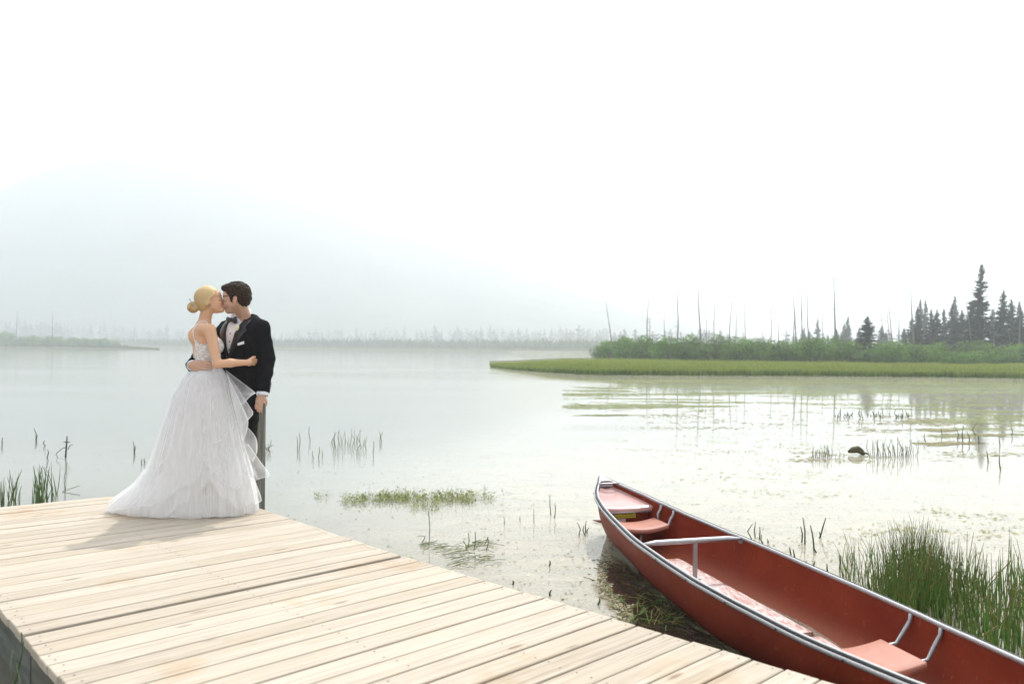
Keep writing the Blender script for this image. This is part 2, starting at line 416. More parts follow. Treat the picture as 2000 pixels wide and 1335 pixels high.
board('end_board', lt-dL*.03+ins*2.5, rt+upR*(-.03)-ins*2.5, .0, ZD-TH-.002, .038, M['fascia'], 1)
for f_ in (.25, .5, .75):
    a = seam(-34); b = seam(21); board('joist', a[0].lerp(a[1], f_), b[0].lerp(b[1], f_), .04, ZD-TH-.002, .05, M['fascia'], 1)
g0, g1 = seam(0)[0], seam(0)[1]; 
board('joist', g0.lerp(g1, .02)-dL*.06, g1.lerp(g0, .02)-dL*.06, .05, ZD-TH-.004, .04, M['fascia'], 1)

# mooring post beside the dock corner
pt = NT('grey_post_wood'); pv = pt.pos(); gr = pt.noise(pt.mapping(pv, (40, 40, 1.6)), 1.8, 6, .6, .4)
M['post'] = pt.done(pt.bsdf(pt.mix(pt.ramp(gr, [(.3, 0.), (.7, 1.)]), (.10, .10, .085), (.27, .26, .22)), .85, normal=pt.bump(gr, .5, .006)))
pr = empty('mooring_post', P(505, 992, 6.60)*1.0, R(-43)); pr.location.z = 0
tag(pr, 'square grey weathered mooring post beside the dock under the groom\'s hand', 'post')
m = MB(); zt = P(503, 786, 6.60).z; s_ = .078; c_ = .006
def sq(h, z): return [(-h+c_, -h, z), (h-c_, -h, z), (h, -h+c_, z), (h, h-c_, z), (h-c_, h, z), (-h+c_, h, z), (-h, h-c_, z), (-h, -h+c_, z)]
m.grid([sq(s_/2, -.55), sq(s_/2, .3), sq(s_/2, zt-.006), sq(s_/2-.006, zt)], close=True); m.f.append(tuple(range(24, 32)))
m.build('post_shaft', M['post'], pr, world_space=False)
m = MB(); 
for z in (.14, .20): m.tube([(-.05, -.03, z), (-.05, .05, z)], .006, 6)
m.box(Matrix.Translation((-.047, 0, .17)), .006, .10, .12)
m.build('bracket', M['nail'], pr, world_space=False)
# ================================================================== canoe
CT = Vector((.79, 6.95, 0)); CA = R(15); CL = 4.95
cax = Vector((math.sin(CA), -math.cos(CA), 0)); cpr = Vector((math.cos(CA), math.sin(CA), 0))
canoe = empty('canoe', CT, 0); tag(canoe, 'red plastic canoe with silver gunwales floating beside the dock', 'canoe')
def cw(s):
    s = min(s, CL-s); return interp(s, [0, .08, .25, .45, .7, .92, 1.36, 1.65, 2.1, 2.475], [.012, .05, .14, .21, .26, .29, .345, .375, .398, .405])
def cg(s):
    s = min(s, CL-s); return interp(s, [0, .1, .3, .6, 1., 1.5, 2.475], [.475, .445, .405, .365, .335, .312, .300])
def ck(s):
    s = min(s, CL-s); return interp(s, [0, .03, .08, .15, .28, .5, 2.475], [.42, .22, .09, .0, -.035, -.045, -.05])
def ce(s):
    s = min(s, CL-s); return interp(s, [0, .5, 1.0, 1.5, 2.475], [1.7, 1.5, 1.1, .72, .42])
def cpt(s, v, side, off=0.):
    w, g, k, e = cw(s), cg(s), ck(s), ce(s); th = v*math.pi/2
    x = max(0, w*math.sin(th)**e - off*(.3+.7*v)); z = k+(g-k)*(1-math.cos(th))**1.08 + off*(1-v)
    return CT+cax*s+cpr*(x*side)+Vector((0, 0, z))
def cloc(s, p, z): return CT+cax*s+cpr*p+Vector((0, 0, z))
def cinner(s, z, off=.012):
    """inside half width at height z"""
    w, g, k, e = cw(s), cg(s), ck(s), ce(s); u = min(1, max(0, (z-k)/(g-k)))
    th = math.acos(max(-1, 1-u**(1/1.08))); return max(.005, w*math.sin(th)**e-off)
stn = [0, .015, .03, .05, .08, .11, .15, .2, .28]+[.36+.09*i for i in range(int((CL-.72)/.09)+1)]; stn = sorted(set([round(s, 4) for s in stn]+[round(CL-s, 4) for s in stn]))
NV = 15
def vv(j): return (j/NV)**.8
m = MB(); rows = []
for s in stn:
    rows.append([cpt(s, vv(NV-j), -1) for j in range(NV+1)]+[cpt(s, vv(j), 1) for j in range(1, NV+1)])
m.grid(rows); n0 = len(rows); rin = []
for s in stn:
    rin.append([cpt(s, vv(NV-j), -1, .007) for j in range(NV+1)]+[cpt(s, vv(j), 1, .007) for j in range(1, NV+1)])
m.grid([list(reversed(r_)) for r_ in rin])
def canoe_mat():
    t = NT('red_canoe_plastic'); p = t.obj(); pw = t.pos()
    n1 = t.noise(pw, 3., 5, .6); n2 = t.noise(t.mapping(pw, (60, 60, 3)), 1., 3, .6); sc = t.noise(t.mapping(pw, (26, 5, 26), (0, 0, -CA)), 1.6, 6, .7, 1.)
    c = t.mix(t.ramp(n1, [(.3, 0.), (.7, 1.)]), (.155, .016, .005), (.22, .030, .010))
    c = t.mix(t.ramp(sc, [(.60, 0.), (.74, .32)]), c, (.42, .20, .15))
    c = t.mix(t.math('MULTIPLY', t.ramp(n2, [(.66, 0.), (.74, 1.)]), .18), c, (.5, .40, .34))
    # inside bottom: light falling on the floor painted in as a brighter red
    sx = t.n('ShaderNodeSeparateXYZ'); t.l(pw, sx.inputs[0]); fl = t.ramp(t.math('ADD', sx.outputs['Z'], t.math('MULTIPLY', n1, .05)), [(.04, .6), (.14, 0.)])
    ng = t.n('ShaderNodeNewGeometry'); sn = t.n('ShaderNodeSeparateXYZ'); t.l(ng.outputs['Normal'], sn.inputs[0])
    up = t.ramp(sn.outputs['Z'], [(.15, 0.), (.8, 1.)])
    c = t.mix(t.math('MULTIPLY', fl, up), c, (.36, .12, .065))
    rg = t.ramp(sc, [(.3, .42), (.8, .6)])
    return t.done(t.bsdf(c, rg, spec=.10, normal=t.bump(t.noise(pw, 220, 3), .12, .002)))
M['canoe'] = canoe_mat()
M['alu'] = simple('brushed_aluminium', (.40, .40, .41), .45, .85, .5, .12, 60, .15)
M['black_vinyl'] = simple('black_vinyl', (.018, .018, .02), .5)
M['seat'] = simple('faded_pink_seat_plastic', (.43, .18, .13), .5, 0, .4, .12, 9, .3, 180)
M['pad'] = None
hull = m.build('hull', M['canoe'], canoe, sm=True)
# gunwales: silver inner rail, black vinyl strip, silver outer rail
for side in (-1, 1):
    def rail(off, dz, hw, hh, s0=.0, s1=CL):
        m = MB(); rows = []
        for s in [s for s in stn if s0 <= s <= s1]:
            ds = .02; t_ = ((cax*ds*2+cpr*side*(cw(min(CL, s+ds))-cw(max(0, s-ds))))); t_.normalize(); n_ = Vector((t_.y, -t_.x, 0))*(-side)
            if n_.dot(cpr*side) < 0: n_ = -n_
            c_ = CT+cax*s+cpr*side*cw(s)+Vector((0, 0, cg(s)+dz))+n_*off; ring = []
            for k in range(8):
                a = math.pi/4*k+math.pi/8; ring.append(c_+n_*(hw*1.08*max(-.924, min(.924, math.cos(a)))) + Vector((0, 0, hh*1.08*math.sin(a))))
            rows.append(ring)
        m.grid(rows, close=True); m.f.append(tuple(reversed(range(8)))); q = len(m.v)-8; m.f.append(tuple(q+i for i in range(8))); return m
    g = rail(-.005, .0, .0092, .0115).build('gunwale', M['alu'], canoe, sm=True)
    rail(.0105, -.001, .0045, .0125).build('vinyl_strip', M['black_vinyl'], g, sm=True)
    rail(.0205, -.011, .0055, .010).build('outer_rail', M['alu'], g, sm=True)
    rm = MB()
    for s in [.3+.42*i for i in range(11)]:
        c_ = cloc(s, side*(cw(s)+.027), cg(s)-.012); rm.tube([c_, c_+cpr*side*.004], .0055, 8)
    r_ = rm.build('rivets', M['black_vinyl'], g); r_['kind'] = 'stuff'
# end caps, deck plates, grab bars, bulkheads
for end in (0, 1):
    def S(s): return s if end == 0 else CL-s
    m = MB(); rows = []
    for s in (-.012, .0, .03, .07, .11):
        w = cw(S(max(0, s)))+.022 if s >= 0 else .012; z = cg(S(max(0, s)))+.008
        rows.append([cloc(S(s), -w, z-.045), cloc(S(s), -w, z-.006), cloc(S(s), -w*.6, z+.004), cloc(S(s), 0, z+.007), cloc(S(s), w*.6, z+.004), cloc(S(s), w, z-.006), cloc(S(s), w, z-.045)])
    m.grid(rows); m.f.append(tuple(range(7))); q = len(m.v)-7; m.f.append(tuple(q+i for i in reversed(range(7)))); m.build('end_cap', M['alu'], canoe, sm=True)
    m = MB(); s = .17; w = cw(S(s)); z = cg(S(s))
    m.tube([cloc(S(s-.01), -w-.01, z+.012), cloc(S(s), -w*.5, z+.016), cloc(S(s), w*.5, z+.016), cloc(S(s-.01), w+.01, z+.012)], .011, 8, flat=.5); m.build('carry_handle', M['alu'], canoe, sm=True)
    m = MB(); rows = []; DE = .56
    for i in range(9):
        s = .12+(DE-.12)*i/8; w = cinner(S(s), cg(S(s))-.035); z = cg(S(s))-.035-.012*(i/8)
        rows.append([cloc(S(s), w*(j/4-1), z-.012*math.sin(math.pi*j/8)) for j in range(9)])
    last = rows[-1]
    m.grid(rows+[[p+Vector((0, 0, -.008))+(cax*(.012 if end == 0 else -.012)) for p in last], [p+Vector((0, 0, -.04)) for p in last]])
    M.setdefault('tank', simple('glossy_red_tank_top', (.52, .30, .28), .22, 0, .8, .1, 8)); m.build('deck_plate', M['tank'], canoe, sm=True)
    z = cg(S(DE))-.092; w = cinner(S(DE+.005), z)
    m = MB(); m.tube([cloc(S(DE+.004), -w, z), cloc(S(DE+.004), w, z)], .0065, 8); m.build('tank_lip', M['alu'], canoe, sm=True)
    m = MB(); zz = [z+.002, z-.05, .14, .08, .02, -.02]; SB = DE-.03
    m.grid([[cloc(S(SB), cinner(S(SB), q)*(j/6-1), q) for j in range(13)] for q in zz]); m.build('bulkhead', M['canoe'], canoe)
    if end == 0:
        M['label'] = simple('yellow_label', (.62, .58, .02), .45, var=.03); M['ink'] = simple('black_ink', (.01, .01, .01), .6)
        M['white_label'] = simple('white_label', (.62, .48, .46), .5, var=.05)
        zl = P(1226, 1006, 6.42).z; Ml = Matrix.Translation(cloc(SB+.0035, -.026, zl)) @ Matrix.Rotation(math.atan2(cpr.y, cpr.x), 4, 'Z')
        m = MB(); m.box(Ml, .225, .002, .046); lb = m.build('warning_label', M['label'], canoe)
        lb['label'] = 'yellow warning sticker with two lines of black capitals'
        m = MB(); m.box(Matrix.Translation(cloc(SB+.0035, -.065, zl-.042)) @ Matrix.Rotation(math.atan2(cpr.y, cpr.x), 4, 'Z'), .13, .002, .024); m.build('small_label', M['white_label'], canoe)
        for ln, (txt, dz, sz) in enumerate((('ALWAYS WEAR YOUR', .0085, .0175), ('PERSONAL FLOTATION DEVICE', -.0115, .0145))):
            cu = bpy.data.curves.new('lettering', 'FONT'); cu.body = txt; cu.size = sz; cu.align_x = 'CENTER'; cu.align_y = 'CENTER'; cu.offset = .0004
            tmp = bpy.data.objects.new('tmp', cu); col.objects.link(tmp); bpy.context.view_layer.update()
            me = bpy.data.meshes.new_from_object(tmp.evaluated_get(bpy.context.evaluated_depsgraph_get())); bpy.data.objects.remove(tmp); me.materials.clear(); me.materials.append(M['ink'])
            me.transform(Ml @ Matrix.Translation((0, -.0016, dz)) @ Matrix.Rotation(R(90), 4, 'X')); me.name = 'lettering'; link('lettering', me, lb)
# seats
def seat(s0, s1, hw, z0, far):
    m = MB(); rows = []; N = 14
    def zz(u, k): return z0 - .028*(1-(u)**2) + (.004 if k else 0)
    top = []
    for i, s in enumerate((s0, s0+.008, lerp(s0, s1, .3), lerp(s0, s1, .7), s1-.008, s1)):
        dz = -.006 if i in (0, 5) else 0
        rows.append([cloc(s, hw*(2*j/N-1), zz(2*j/N-1, 0)+dz) for j in range(N+1)])
    bot = [[p+Vector((0, 0, -.026 if i in (0, 5) else -.030)) for p in r_] for i, r_ in enumerate(rows)]
    ring = [rows[i] for i in range(6)]+[bot[i] for i in range(5, -1, -1)]+[rows[0]]
    m.grid(ring)
    for j in (0, N):
        m.quad(*([r_[j] for r_ in rows]+[r_[j] for r_ in reversed(bot)]))
    so = m.build('seat', M['seat'], canoe, sm=True); so['label'] = ('faded pink seat at the far end of the canoe' if far else 'faded pink seat at the near end of the canoe')
    for side in (-1, 1):
        for s in (s0+.05, s1-.05):
            wg = cw(s)-.012; zg = cg(s)
            m = MB(); m.tube([cloc(s, side*(wg-.001), zg-.008), cloc(s, side*(wg-.006), zg-.04), cloc(s, side*(wg-.03), zg-.075), cloc(s, side*(lerp(hw, wg, .4)), z0-.012), cloc(s, side*(hw+.01), z0-.018), cloc(s, side*(hw-.05), z0-.02)], [.012, .0115, .012, .011, .0105, .0105], 8, flat=.75)
            m.build('seat_bracket', M['alu'], so, sm=True)
    sc = (s0+s1)/2+.06; m = MB(); m.tube([cloc(sc, 0, z0-.05), cloc(sc, 0, ck(sc)+.01)], .0105, 8); m.build('seat_post', M['alu'], so, sm=True)
    m = MB()
    for u in (-.72, -.1, .72): c_ = cloc(s1, hw*u, z0-.028*(1-u*u)-.018); m.tube([c_, c_+cax*.003], .004, 6)
    b_ = m.build('bolts', M['alu'], so); b_['kind'] = 'stuff'
seat(.63, .90, .20, .245, True)
seat(3.17, 3.48, .225, .175, False)
# thwart with its post
s = 1.66; w = cw(s)-.008; z = cg(s)-.002
m = MB(); m.tube([cloc(s, -w, z-.004), cloc(s, -w+.05, z), cloc(s, -w+.10, z+.004), cloc(s, w-.10, z+.004), cloc(s, w-.05, z), cloc(s, w, z-.004)], [.012, .016, .021, .021, .016, .012], 12, flat=.85)
th = m.build('thwart', M['alu'], canoe, sm=True)
m = MB(); Mr = Matrix.Rotation(math.atan2(cpr.y, cpr.x), 4, 'Z'); m.box(Matrix.Translation(cloc(s, .02, (z+.055)/2)) @ Mr, .028, .014, z-.055-.01)
m.box(Matrix.Translation(cloc(s, .02, .058)) @ Mr, .06, .05, .008); m.build('thwart_post', M['alu'], th)
for side in (-1, 1): m = MB(); m.box(Matrix.Translation(cloc(s, side*(w-.004), z-.02)) @ Mr, .012, .045, .028); m.build('thwart_clamp', M['alu'], th)
# scuffed floor boards
def pad_mat():
    t = NT('scuffed_floor_board'); pw = t.pos(); n1 = t.noise(t.mapping(pw, (16, 4.5, 16), (0, 0, -CA)), 1.7, 8, .72, 1.6); n2 = t.noise(pw, 7, 4, .6)
    f_ = t.ramp(t.math('ADD', t.math('MULTIPLY', n1, .7), t.math('MULTIPLY', n2, .35)), [(.40, 0.), (.60, 1.)])
    c = t.mix(f_, (.30, .07, .04), (.62, .54, .52)); return t.done(t.bsdf(c, .6, spec=.3, normal=t.bump(n1, .4, .004)))
M['pad'] = pad_mat()
for (a, b, w0, w1) in ((1.15, 2.71, .165, .18), (2.775, 3.75, .18, .15)):
    m = MB(); rows = []; n_ = 12
    for i in range(n_+1):
        s = lerp(a, b, i/n_); w = lerp(w0, w1, i/n_)*(1+.015*math.sin(i*2.1)); k = ck(s)+.008
        rows.append([cloc(s, -w, k), cloc(s, -w, .046), cloc(s, -w+.006, .052), cloc(s, w-.006, .052), cloc(s, w, .046), cloc(s, w, k)])
    m.grid(rows); m.f.append(tuple(range(6))); q = len(m.v)-6; m.f.append(tuple(q+i for i in reversed(range(6)))); m.build('floor_board', M['pad'], canoe)
# stick floating behind the canoe
m = MB(); a = G(1158, 1018); b = G(1190, 1022); 
m.tube([a+Vector((0, 0, .012)), a.lerp(b, .4)+Vector((0, 0, .012)), b+Vector((.01, 0, .006)), b+Vector((.25, -.02, -.01))], [.003, .012, .015, .014], 7)
M['stick'] = simple('reddish_stick', (.16, .05, .03), .7, var=.3); st = m.build('floating_stick', M['stick'], None, sm=True); tag(st, 'short reddish brown stick floating beside the canoe\'s far tip', 'stick')
# ================================================================== trees, shrubs, grass
def leafmat(name, rough=.7, trans=.25, var=.25):
    t = NT(name); a = t.attr('tint'); oi = t.n('ShaderNodeObjectInfo').outputs['Random']
    c = t.mix(t.math('MULTIPLY', oi, .45), a, t.mix(1., a, (.72, .80, .80), 'MULTIPLY'))
    b = t.bsdf(c, rough, spec=.25)
    if trans:
        tr = t.n('ShaderNodeBsdfTranslucent'); t.l(t.mix(1., c, (1.0, 1.0, .55), 'MULTIPLY'), tr.inputs['Color']); w = t.n('ShaderNodeMixShader'); w.inputs[0].default_value = trans
        t.l(b, w.inputs[1]); t.l(tr.outputs[0], w.inputs[2]); b = w.outputs[0]
    return t.done(b)
M['leaf'] = leafmat('willow_leaves', .6, .35); M['needle'] = leafmat('spruce_needles', .8, .12); M['blade'] = leafmat('grass_blades', .7, .4); M['stem'] = leafmat('water_plant_stems', .5, .25)
M['bark'] = simple('grey_bark', (.10, .085, .07), .9, var=.35, scale=6); M['deadwood'] = simple('silvery_dead_wood', (.15, .135, .12), .9, var=.3, scale=4)
rnd = random.Random(11)
def spruce_mesh(seed, H, nb, ns, width, taper=1.0, ragged=.3, droop=.25):
    """trunk mesh, crown mesh (unit-scale metres)"""
    r = random.Random(seed); lean = r.uniform(-.02, .02)
    tr = MB(); tr.tube([(lean*z*z/H, 0, z) for z in (-.3, H*.3, H*.6, H)], [H*.013+.05, H*.010+.03, H*.006+.02, .01], 6)
    m = MB(); side = [1+ragged*mnoise.noise(Vector((seed*3.1, i*.7, 0))) for i in range(200)]
    for b in range(nb):
        u = (b+.5)/nb; z = H*(.05+.94*u**.85); Lr = width*((1-(z/H))**.8*.95+.05)*(1+ragged*mnoise.noise(Vector((seed*7, z*1.1, 2)))*1.4)
        L = max(.10, Lr*r.uniform(.6, 1.12)); a = r.uniform(0, 6.283); ca, sa = math.cos(a), math.sin(a); dz = droop*(1-(z/H))*1.2
        g = r.uniform(.75, 1.2); base = (.028*g, .050*g, .036*g) if r.random() > .15 else (.045*g, .06*g, .04*g)
        cx_ = lean*z*z/H
        for k in range(ns):
            q = (k+.6)/ns; rr = L*q; zz = z-dz*rr+.18*rr*q; w = (.20*L*(1.3-.75*q)+.06)*r.uniform(.7, 1.35); n_ = r.uniform(-1, 1)*w*.4
            ln = L/ns*1.9
            px_, py_ = cx_+ca*rr-sa*n_, sa*rr+ca*n_; ro = r.uniform(-1.25, 1.25); cr, sr = math.cos(ro)*w, math.sin(ro)*w*.8
            m.quad((px_-sa*cr-ca*ln*.3, py_+ca*cr-sa*ln*.3, zz+sr-.3*w), (px_+ca*ln*.6, py_+sa*ln*.6, zz-dz*ln*.4-r.uniform(.0, .10)), (px_+sa*cr-ca*ln*.3, py_-ca*cr-sa*ln*.3, zz-sr-.3*w), (px_-ca*ln*.5, py_-sa*ln*.5, zz+.05), c=base)
    return tr, m
def spruce(seed, H, **k):
    a, b = spruce_mesh(seed, H, **k); e = empty('spruce_tree')
    a.build('trunk', M['bark'], e, world_space=False); b.build('crown', M['needle'], e, world_space=False); return e
def put_tree(proto, first, px, D, top_y, z, H0, label, group, sx=1., cat='tree'):
    o = proto if first else copy_tree(proto)
    p = XD(px, D, z); topz = HW+ray(px, top_y)[1]*D; s = (topz-z)/H0
    o.location = p; o.scale = (s*sx, s*sx, s); o.rotation_euler = (0, 0, rnd.uniform(0, 6.28)); tag(o, label, cat, group); return o
# near spruces at the right
GR = 'spruces standing behind the willow thicket'
variants = [spruce(s_, 10., nb=270, ns=5, width=w_, ragged=rg_) for s_, w_, rg_ in ((1, 1.75, .45), (2, 2.3, .35), (3, 1.7, .5), (4, 2.9, .3))]
used = set()
nearlist = [(1913, 515, 84, 0, 1.0, 'tallest dark spruce, ragged and leaning, above the right end of the thicket'),
 (1693, 617, 78, 3, 1.25, 'small dark spruce standing alone with open sky on both sides'),
 (1957, 565, 86, 1, .85, 'slim dark spruce just right of the tallest one'), (1898, 589, 88, 1, 1.1, 'spruce with a full crown tucked against the left of the tallest one'),
 (1977, 583, 92, 1, .95, 'spruce with a pointed crown second from the picture\'s right edge'), (1994, 597, 90, 1, .9, 'dark spruce cut by the picture\'s right edge'),
 (1879, 604, 95, 1, 1.0, 'short spruce two places left of the tallest one'), (1858, 593, 98, 2, 1.1, 'narrow grey green spruce in the middle of the right-hand clump'),
 (1864, 577, 130, 2, .9, 'pale hazy spruce whose tip rises behind the middle of the clump'), (1844, 602, 100, 2, 1.0, 'thin spruce left of the middle of the right-hand clump'),
 (1829, 603, 93, 1, .9, 'right one of a pair of equal spruces in the clump'), (1820, 603, 94, 1, .9, 'left one of a pair of equal spruces in the clump'),
 (1808, 585, 135, 2, .8, 'right one of two pale spruce spires behind the left of the clump'), (1798, 583, 137, 2, .8, 'left one of two pale spruce spires behind the left of the clump'),
 (1792, 598, 96, 2, 1.0, 'dark spruce at the left of the clump, beside the tall bent snag'), (1780, 617, 102, 1, 1.0, 'first low spruce at the left edge of the right-hand clump'),
 (1766, 640, 100, 3, .8, 'lowest young spruce left of the right-hand clump'), (1937, 602, 118, 1, 1.0, 'hazy spruce in the gap right of the tallest one'), (1990, 588, 125, 2, .8, 'hazy thin spruce behind the right-hand edge'),
 (1910, 620, 90, 3, .8, 'bushy low spruce at the foot of the tallest one'), (1870, 625, 91, 3, .8, 'bushy low spruce below the middle of the clump'), (1945, 628, 88, 3, .75, 'bushy low spruce between the two tallest spruces'),
 (1655, 617, 160, 2, 1.1, 'hazy slim spruce left of the lone dark spruce'), (1648, 630, 158, 1, .9, 'short hazy spruce beside the tall upright snag'), (1678, 637, 170, 3, .7, 'small hazy spruce touching the lone dark spruce'),
 (1722, 635, 150, 1, 1., 'hazy spruce right of the lone dark spruce'), (1634, 642, 120, 3, .7, 'small dark spruce at the foot of the tall upright snag'), (1596, 621, 190, 2, 1., 'pale spruce left of the tall upright snag'),
 (1730, 648, 140, 3, .8, 'low hazy spruce between the leaning snags'), (1580, 645, 150, 1, 1.1, 'blue grey spruce among the crossed snags'), (1570, 638, 175, 2, 1., 'thin blue spruce behind the crossed snags')]
for px, ty, D, v, sx, lab in nearlist:
    put_tree(variants[v], v not in used, px, D, ty, .2, 10., lab, GR, sx*1.12); used.add(v)
# far spruces: pale lines of trees in the smoke
FG = 'hazy conifers along the far shore'
fv = [spruce(20+i, 10., nb=110, ns=3, width=w_, ragged=.5) for i, w_ in enumerate((3.0, 3.8, 3.2, 4.4))]
cnt = [0]; rf = random.Random(5)
def far(px, D, ty, lab):
    i = rf.randrange(4); first = ('f', i) not in used; used.add(('f', i)); cnt[0] += 1
    return put_tree(fv[i], first, px, D, ty, .5, 10., lab, FG, rf.uniform(.8, 1.25))
Lc = 'pale hazy conifer in the tree line across the lake'
px = -30.
while px < 1190:                                    # main line
    base = interp(px, [-30, 60, 140, 250, 400, 560, 750, 1000, 1190], [620, 624, 627, 636, 642, 641, 643, 640, 639]); dd = interp(px, [-30, 300, 560, 1190], [640, 700, 660, 560])
    far(px+rf.uniform(-3, 3), dd*rf.uniform(.92, 1.2), base+abs(rf.gauss(0, 6))+ (0 if rf.random() > .12 else -9), Lc); px += rf.uniform(5.5, 9)
px = 1200.
Lr = 'faint blue conifer rising behind the willow thicket'
while px < 1780:
    if rf.random() < .62: far(px, rf.uniform(300, 480), interp(px, [1200, 1350, 1500, 1780], [638, 640, 645, 640])+abs(rf.gauss(0, 7)), Lr)
    px += rf.uniform(7, 15)
# dead snags
def snag_obj(b, t, D, seed, twigs, lab, r0=.085, gr='bare dead trunks standing in the thicket'):
    r = random.Random(seed); pb = P(b[0], b[1], D); pb.z = .1; ptop = P(t[0], t[1], D+r.uniform(-1, 1)); e = empty('dead_tree', pb)
    tag(e, lab, 'dead tree', gr); v = ptop-pb; H = v.length; pts = []; bend = r.uniform(-.02, .02)*H
    for i in range(9):
        u = i/8; p = v*u; p.x += bend*math.sin(math.pi*u)+r.uniform(-.03, .03); pts.append(p)
    m = MB(); m.tube(pts, [1.4*r0*(1-.9*(i/8)**.9) for i in range(9)], 6); m.build('trunk', M['deadwood'], e, world_space=False)
    if twigs:
        m = MB()
        for k in range(twigs):
            u = r.uniform(.2, .97); p = v*u; a = r.uniform(0, 6.28); L = r.uniform(.15, .8)*(1.15-u); q = p+Vector((math.cos(a)*L, math.sin(a)*L, -L*r.uniform(.05, .7))); m.tube([p, p.lerp(q, .5)+Vector((0, 0, .04)), q], [.018, .012, .006], 3)
        tw = m.build('twigs', M['deadwood'], e, world_space=False); tw['kind'] = 'stuff'
    return e
def c4(x, y): return (940+x/1.887, 500+y/1.887)
S4 = [((490, 300), (458, 155), 14, 'leaning dead trunk at the left end of the thicket, alone', .09), ((612, 290), (618, 130), 24, 'twiggy dead trunk near the left end, leaning against a thinner one', .09), ((618, 290), (622, 175), 6, 'thin dead pole crossing the twiggy trunk near the left end', .05),
 ((677, 290), (674, 180), 6, 'faint thin snag left of the dark straight twiggy snag', .05), ((720, 290), (722, 92), 46, 'dark straight snag with many short twigs in the left half of the thicket', .09), ((815, 290), (798, 78), 10, 'tall dead trunk leaning left above the dark rounded willow', .10), ((828, 290), (824, 140), 4, 'thin pole just right of the left-leaning tall trunk', .05),
 ((858, 300), (857, 100), 8, 'upright thin snag right of the pair over the dark willow', .06), ((846, 300), (853, 230), 2, 'short thin stick at the foot of the upright thin snag', .04), ((908, 300), (925, 130), 5, 'thin snag leaning right, first of three slanting poles', .07), ((935, 300), (945, 165), 5, 'thin snag leaning right, second of three slanting poles', .06), ((948, 298), (944, 235), 2, 'short broken pole among the slanting poles', .05),
 ((972, 300), (970, 115), 8, 'upright snag right of the three slanting poles', .055), ((1066, 300), (1065, 155), 18, 'faint feathery snag in the middle of the thicket', .06), ((1101, 302), (1096, 245), 4, 'short thick broken stub between feathery snag and crossed snags', .09), ((1146, 305), (1158, 190), 4, 'dead pole forming the left leg of the crossed snags', .08),
 ((1165, 306), (1144, 80), 12, 'tall dead trunk in the crossed snags, tipping left', .075), ((1172, 306), (1155, 185), 4, 'shorter pole leaning on the crossed snags', .06), ((1187, 300), (1183, 90), 12, 'tall thin snag right of the crossed snags', .06), ((1196, 300), (1176, 115), 6, 'thin snag tipping left behind the tall thin one', .05), ((1211, 300), (1203, 90), 10, 'tall snag at the right of the group of crossed snags', .075), ((1258, 300), (1257, 165), 14, 'slim snag left of the tallest upright snag', .055),
 ((1306, 304), (1297, 42), 40, 'tallest upright snag, thick at the foot, with fine side twigs', .115), ((1509, 318), (1470, 200), 4, 'dead pole leaning hard left, right of the lone spruce', .09), ((1516, 316), (1487, 130), 6, 'long thin pole leaning left behind the hard-leaning one', .055), ((1525, 314), (1500, 135), 6, 'curved tall pole, third of the leaning fan of snags', .08), ((1538, 314), (1541, 180), 4, 'upright thin snag at the right of the leaning fan', .065), ((1550, 310), (1561, 265), 3, 'short crooked stub at the left foot of the spruce clump', .07),
 ((1602, 300), (1581, 65), 10, 'tall bent snag rising at the left edge of the spruce clump', .10), ((1812, 200), (1777, 92), 4, 'thin snag slanting left beside the tallest spruce', .07), ((1893, 280), (1892, 130), 8, 'faint upright snag between the two tallest spruces', .055), ((1976, 310), (1987, 148), 10, 'dark snag leaning right near the picture\'s right edge', .10), ((1965, 310), (1935, 235), 4, 'fallen pole slanting across the spruces near the right edge', .07)]
for i, (b, t_, tw, lab, r0) in enumerate(S4):
    snag_obj(c4(*b), c4(*t_), max(74+((i*37) % 17), interp(c4(*b)[0], [1190, 1262, 1303, 1400], [114, 98, 90, 84])), 100+i, tw, lab, r0)
snag_obj((30, 655), (33.5, 607), 262, 301, 8, 'thin dead trunk above the left willows, near the picture\'s left edge', .16, 'bare dead trunks on the left spit'); snag_obj((102.5, 657), (102, 604), 262, 302, 14, 'taller dead trunk above the middle of the left willows', .18, 'bare dead trunks on the left spit')
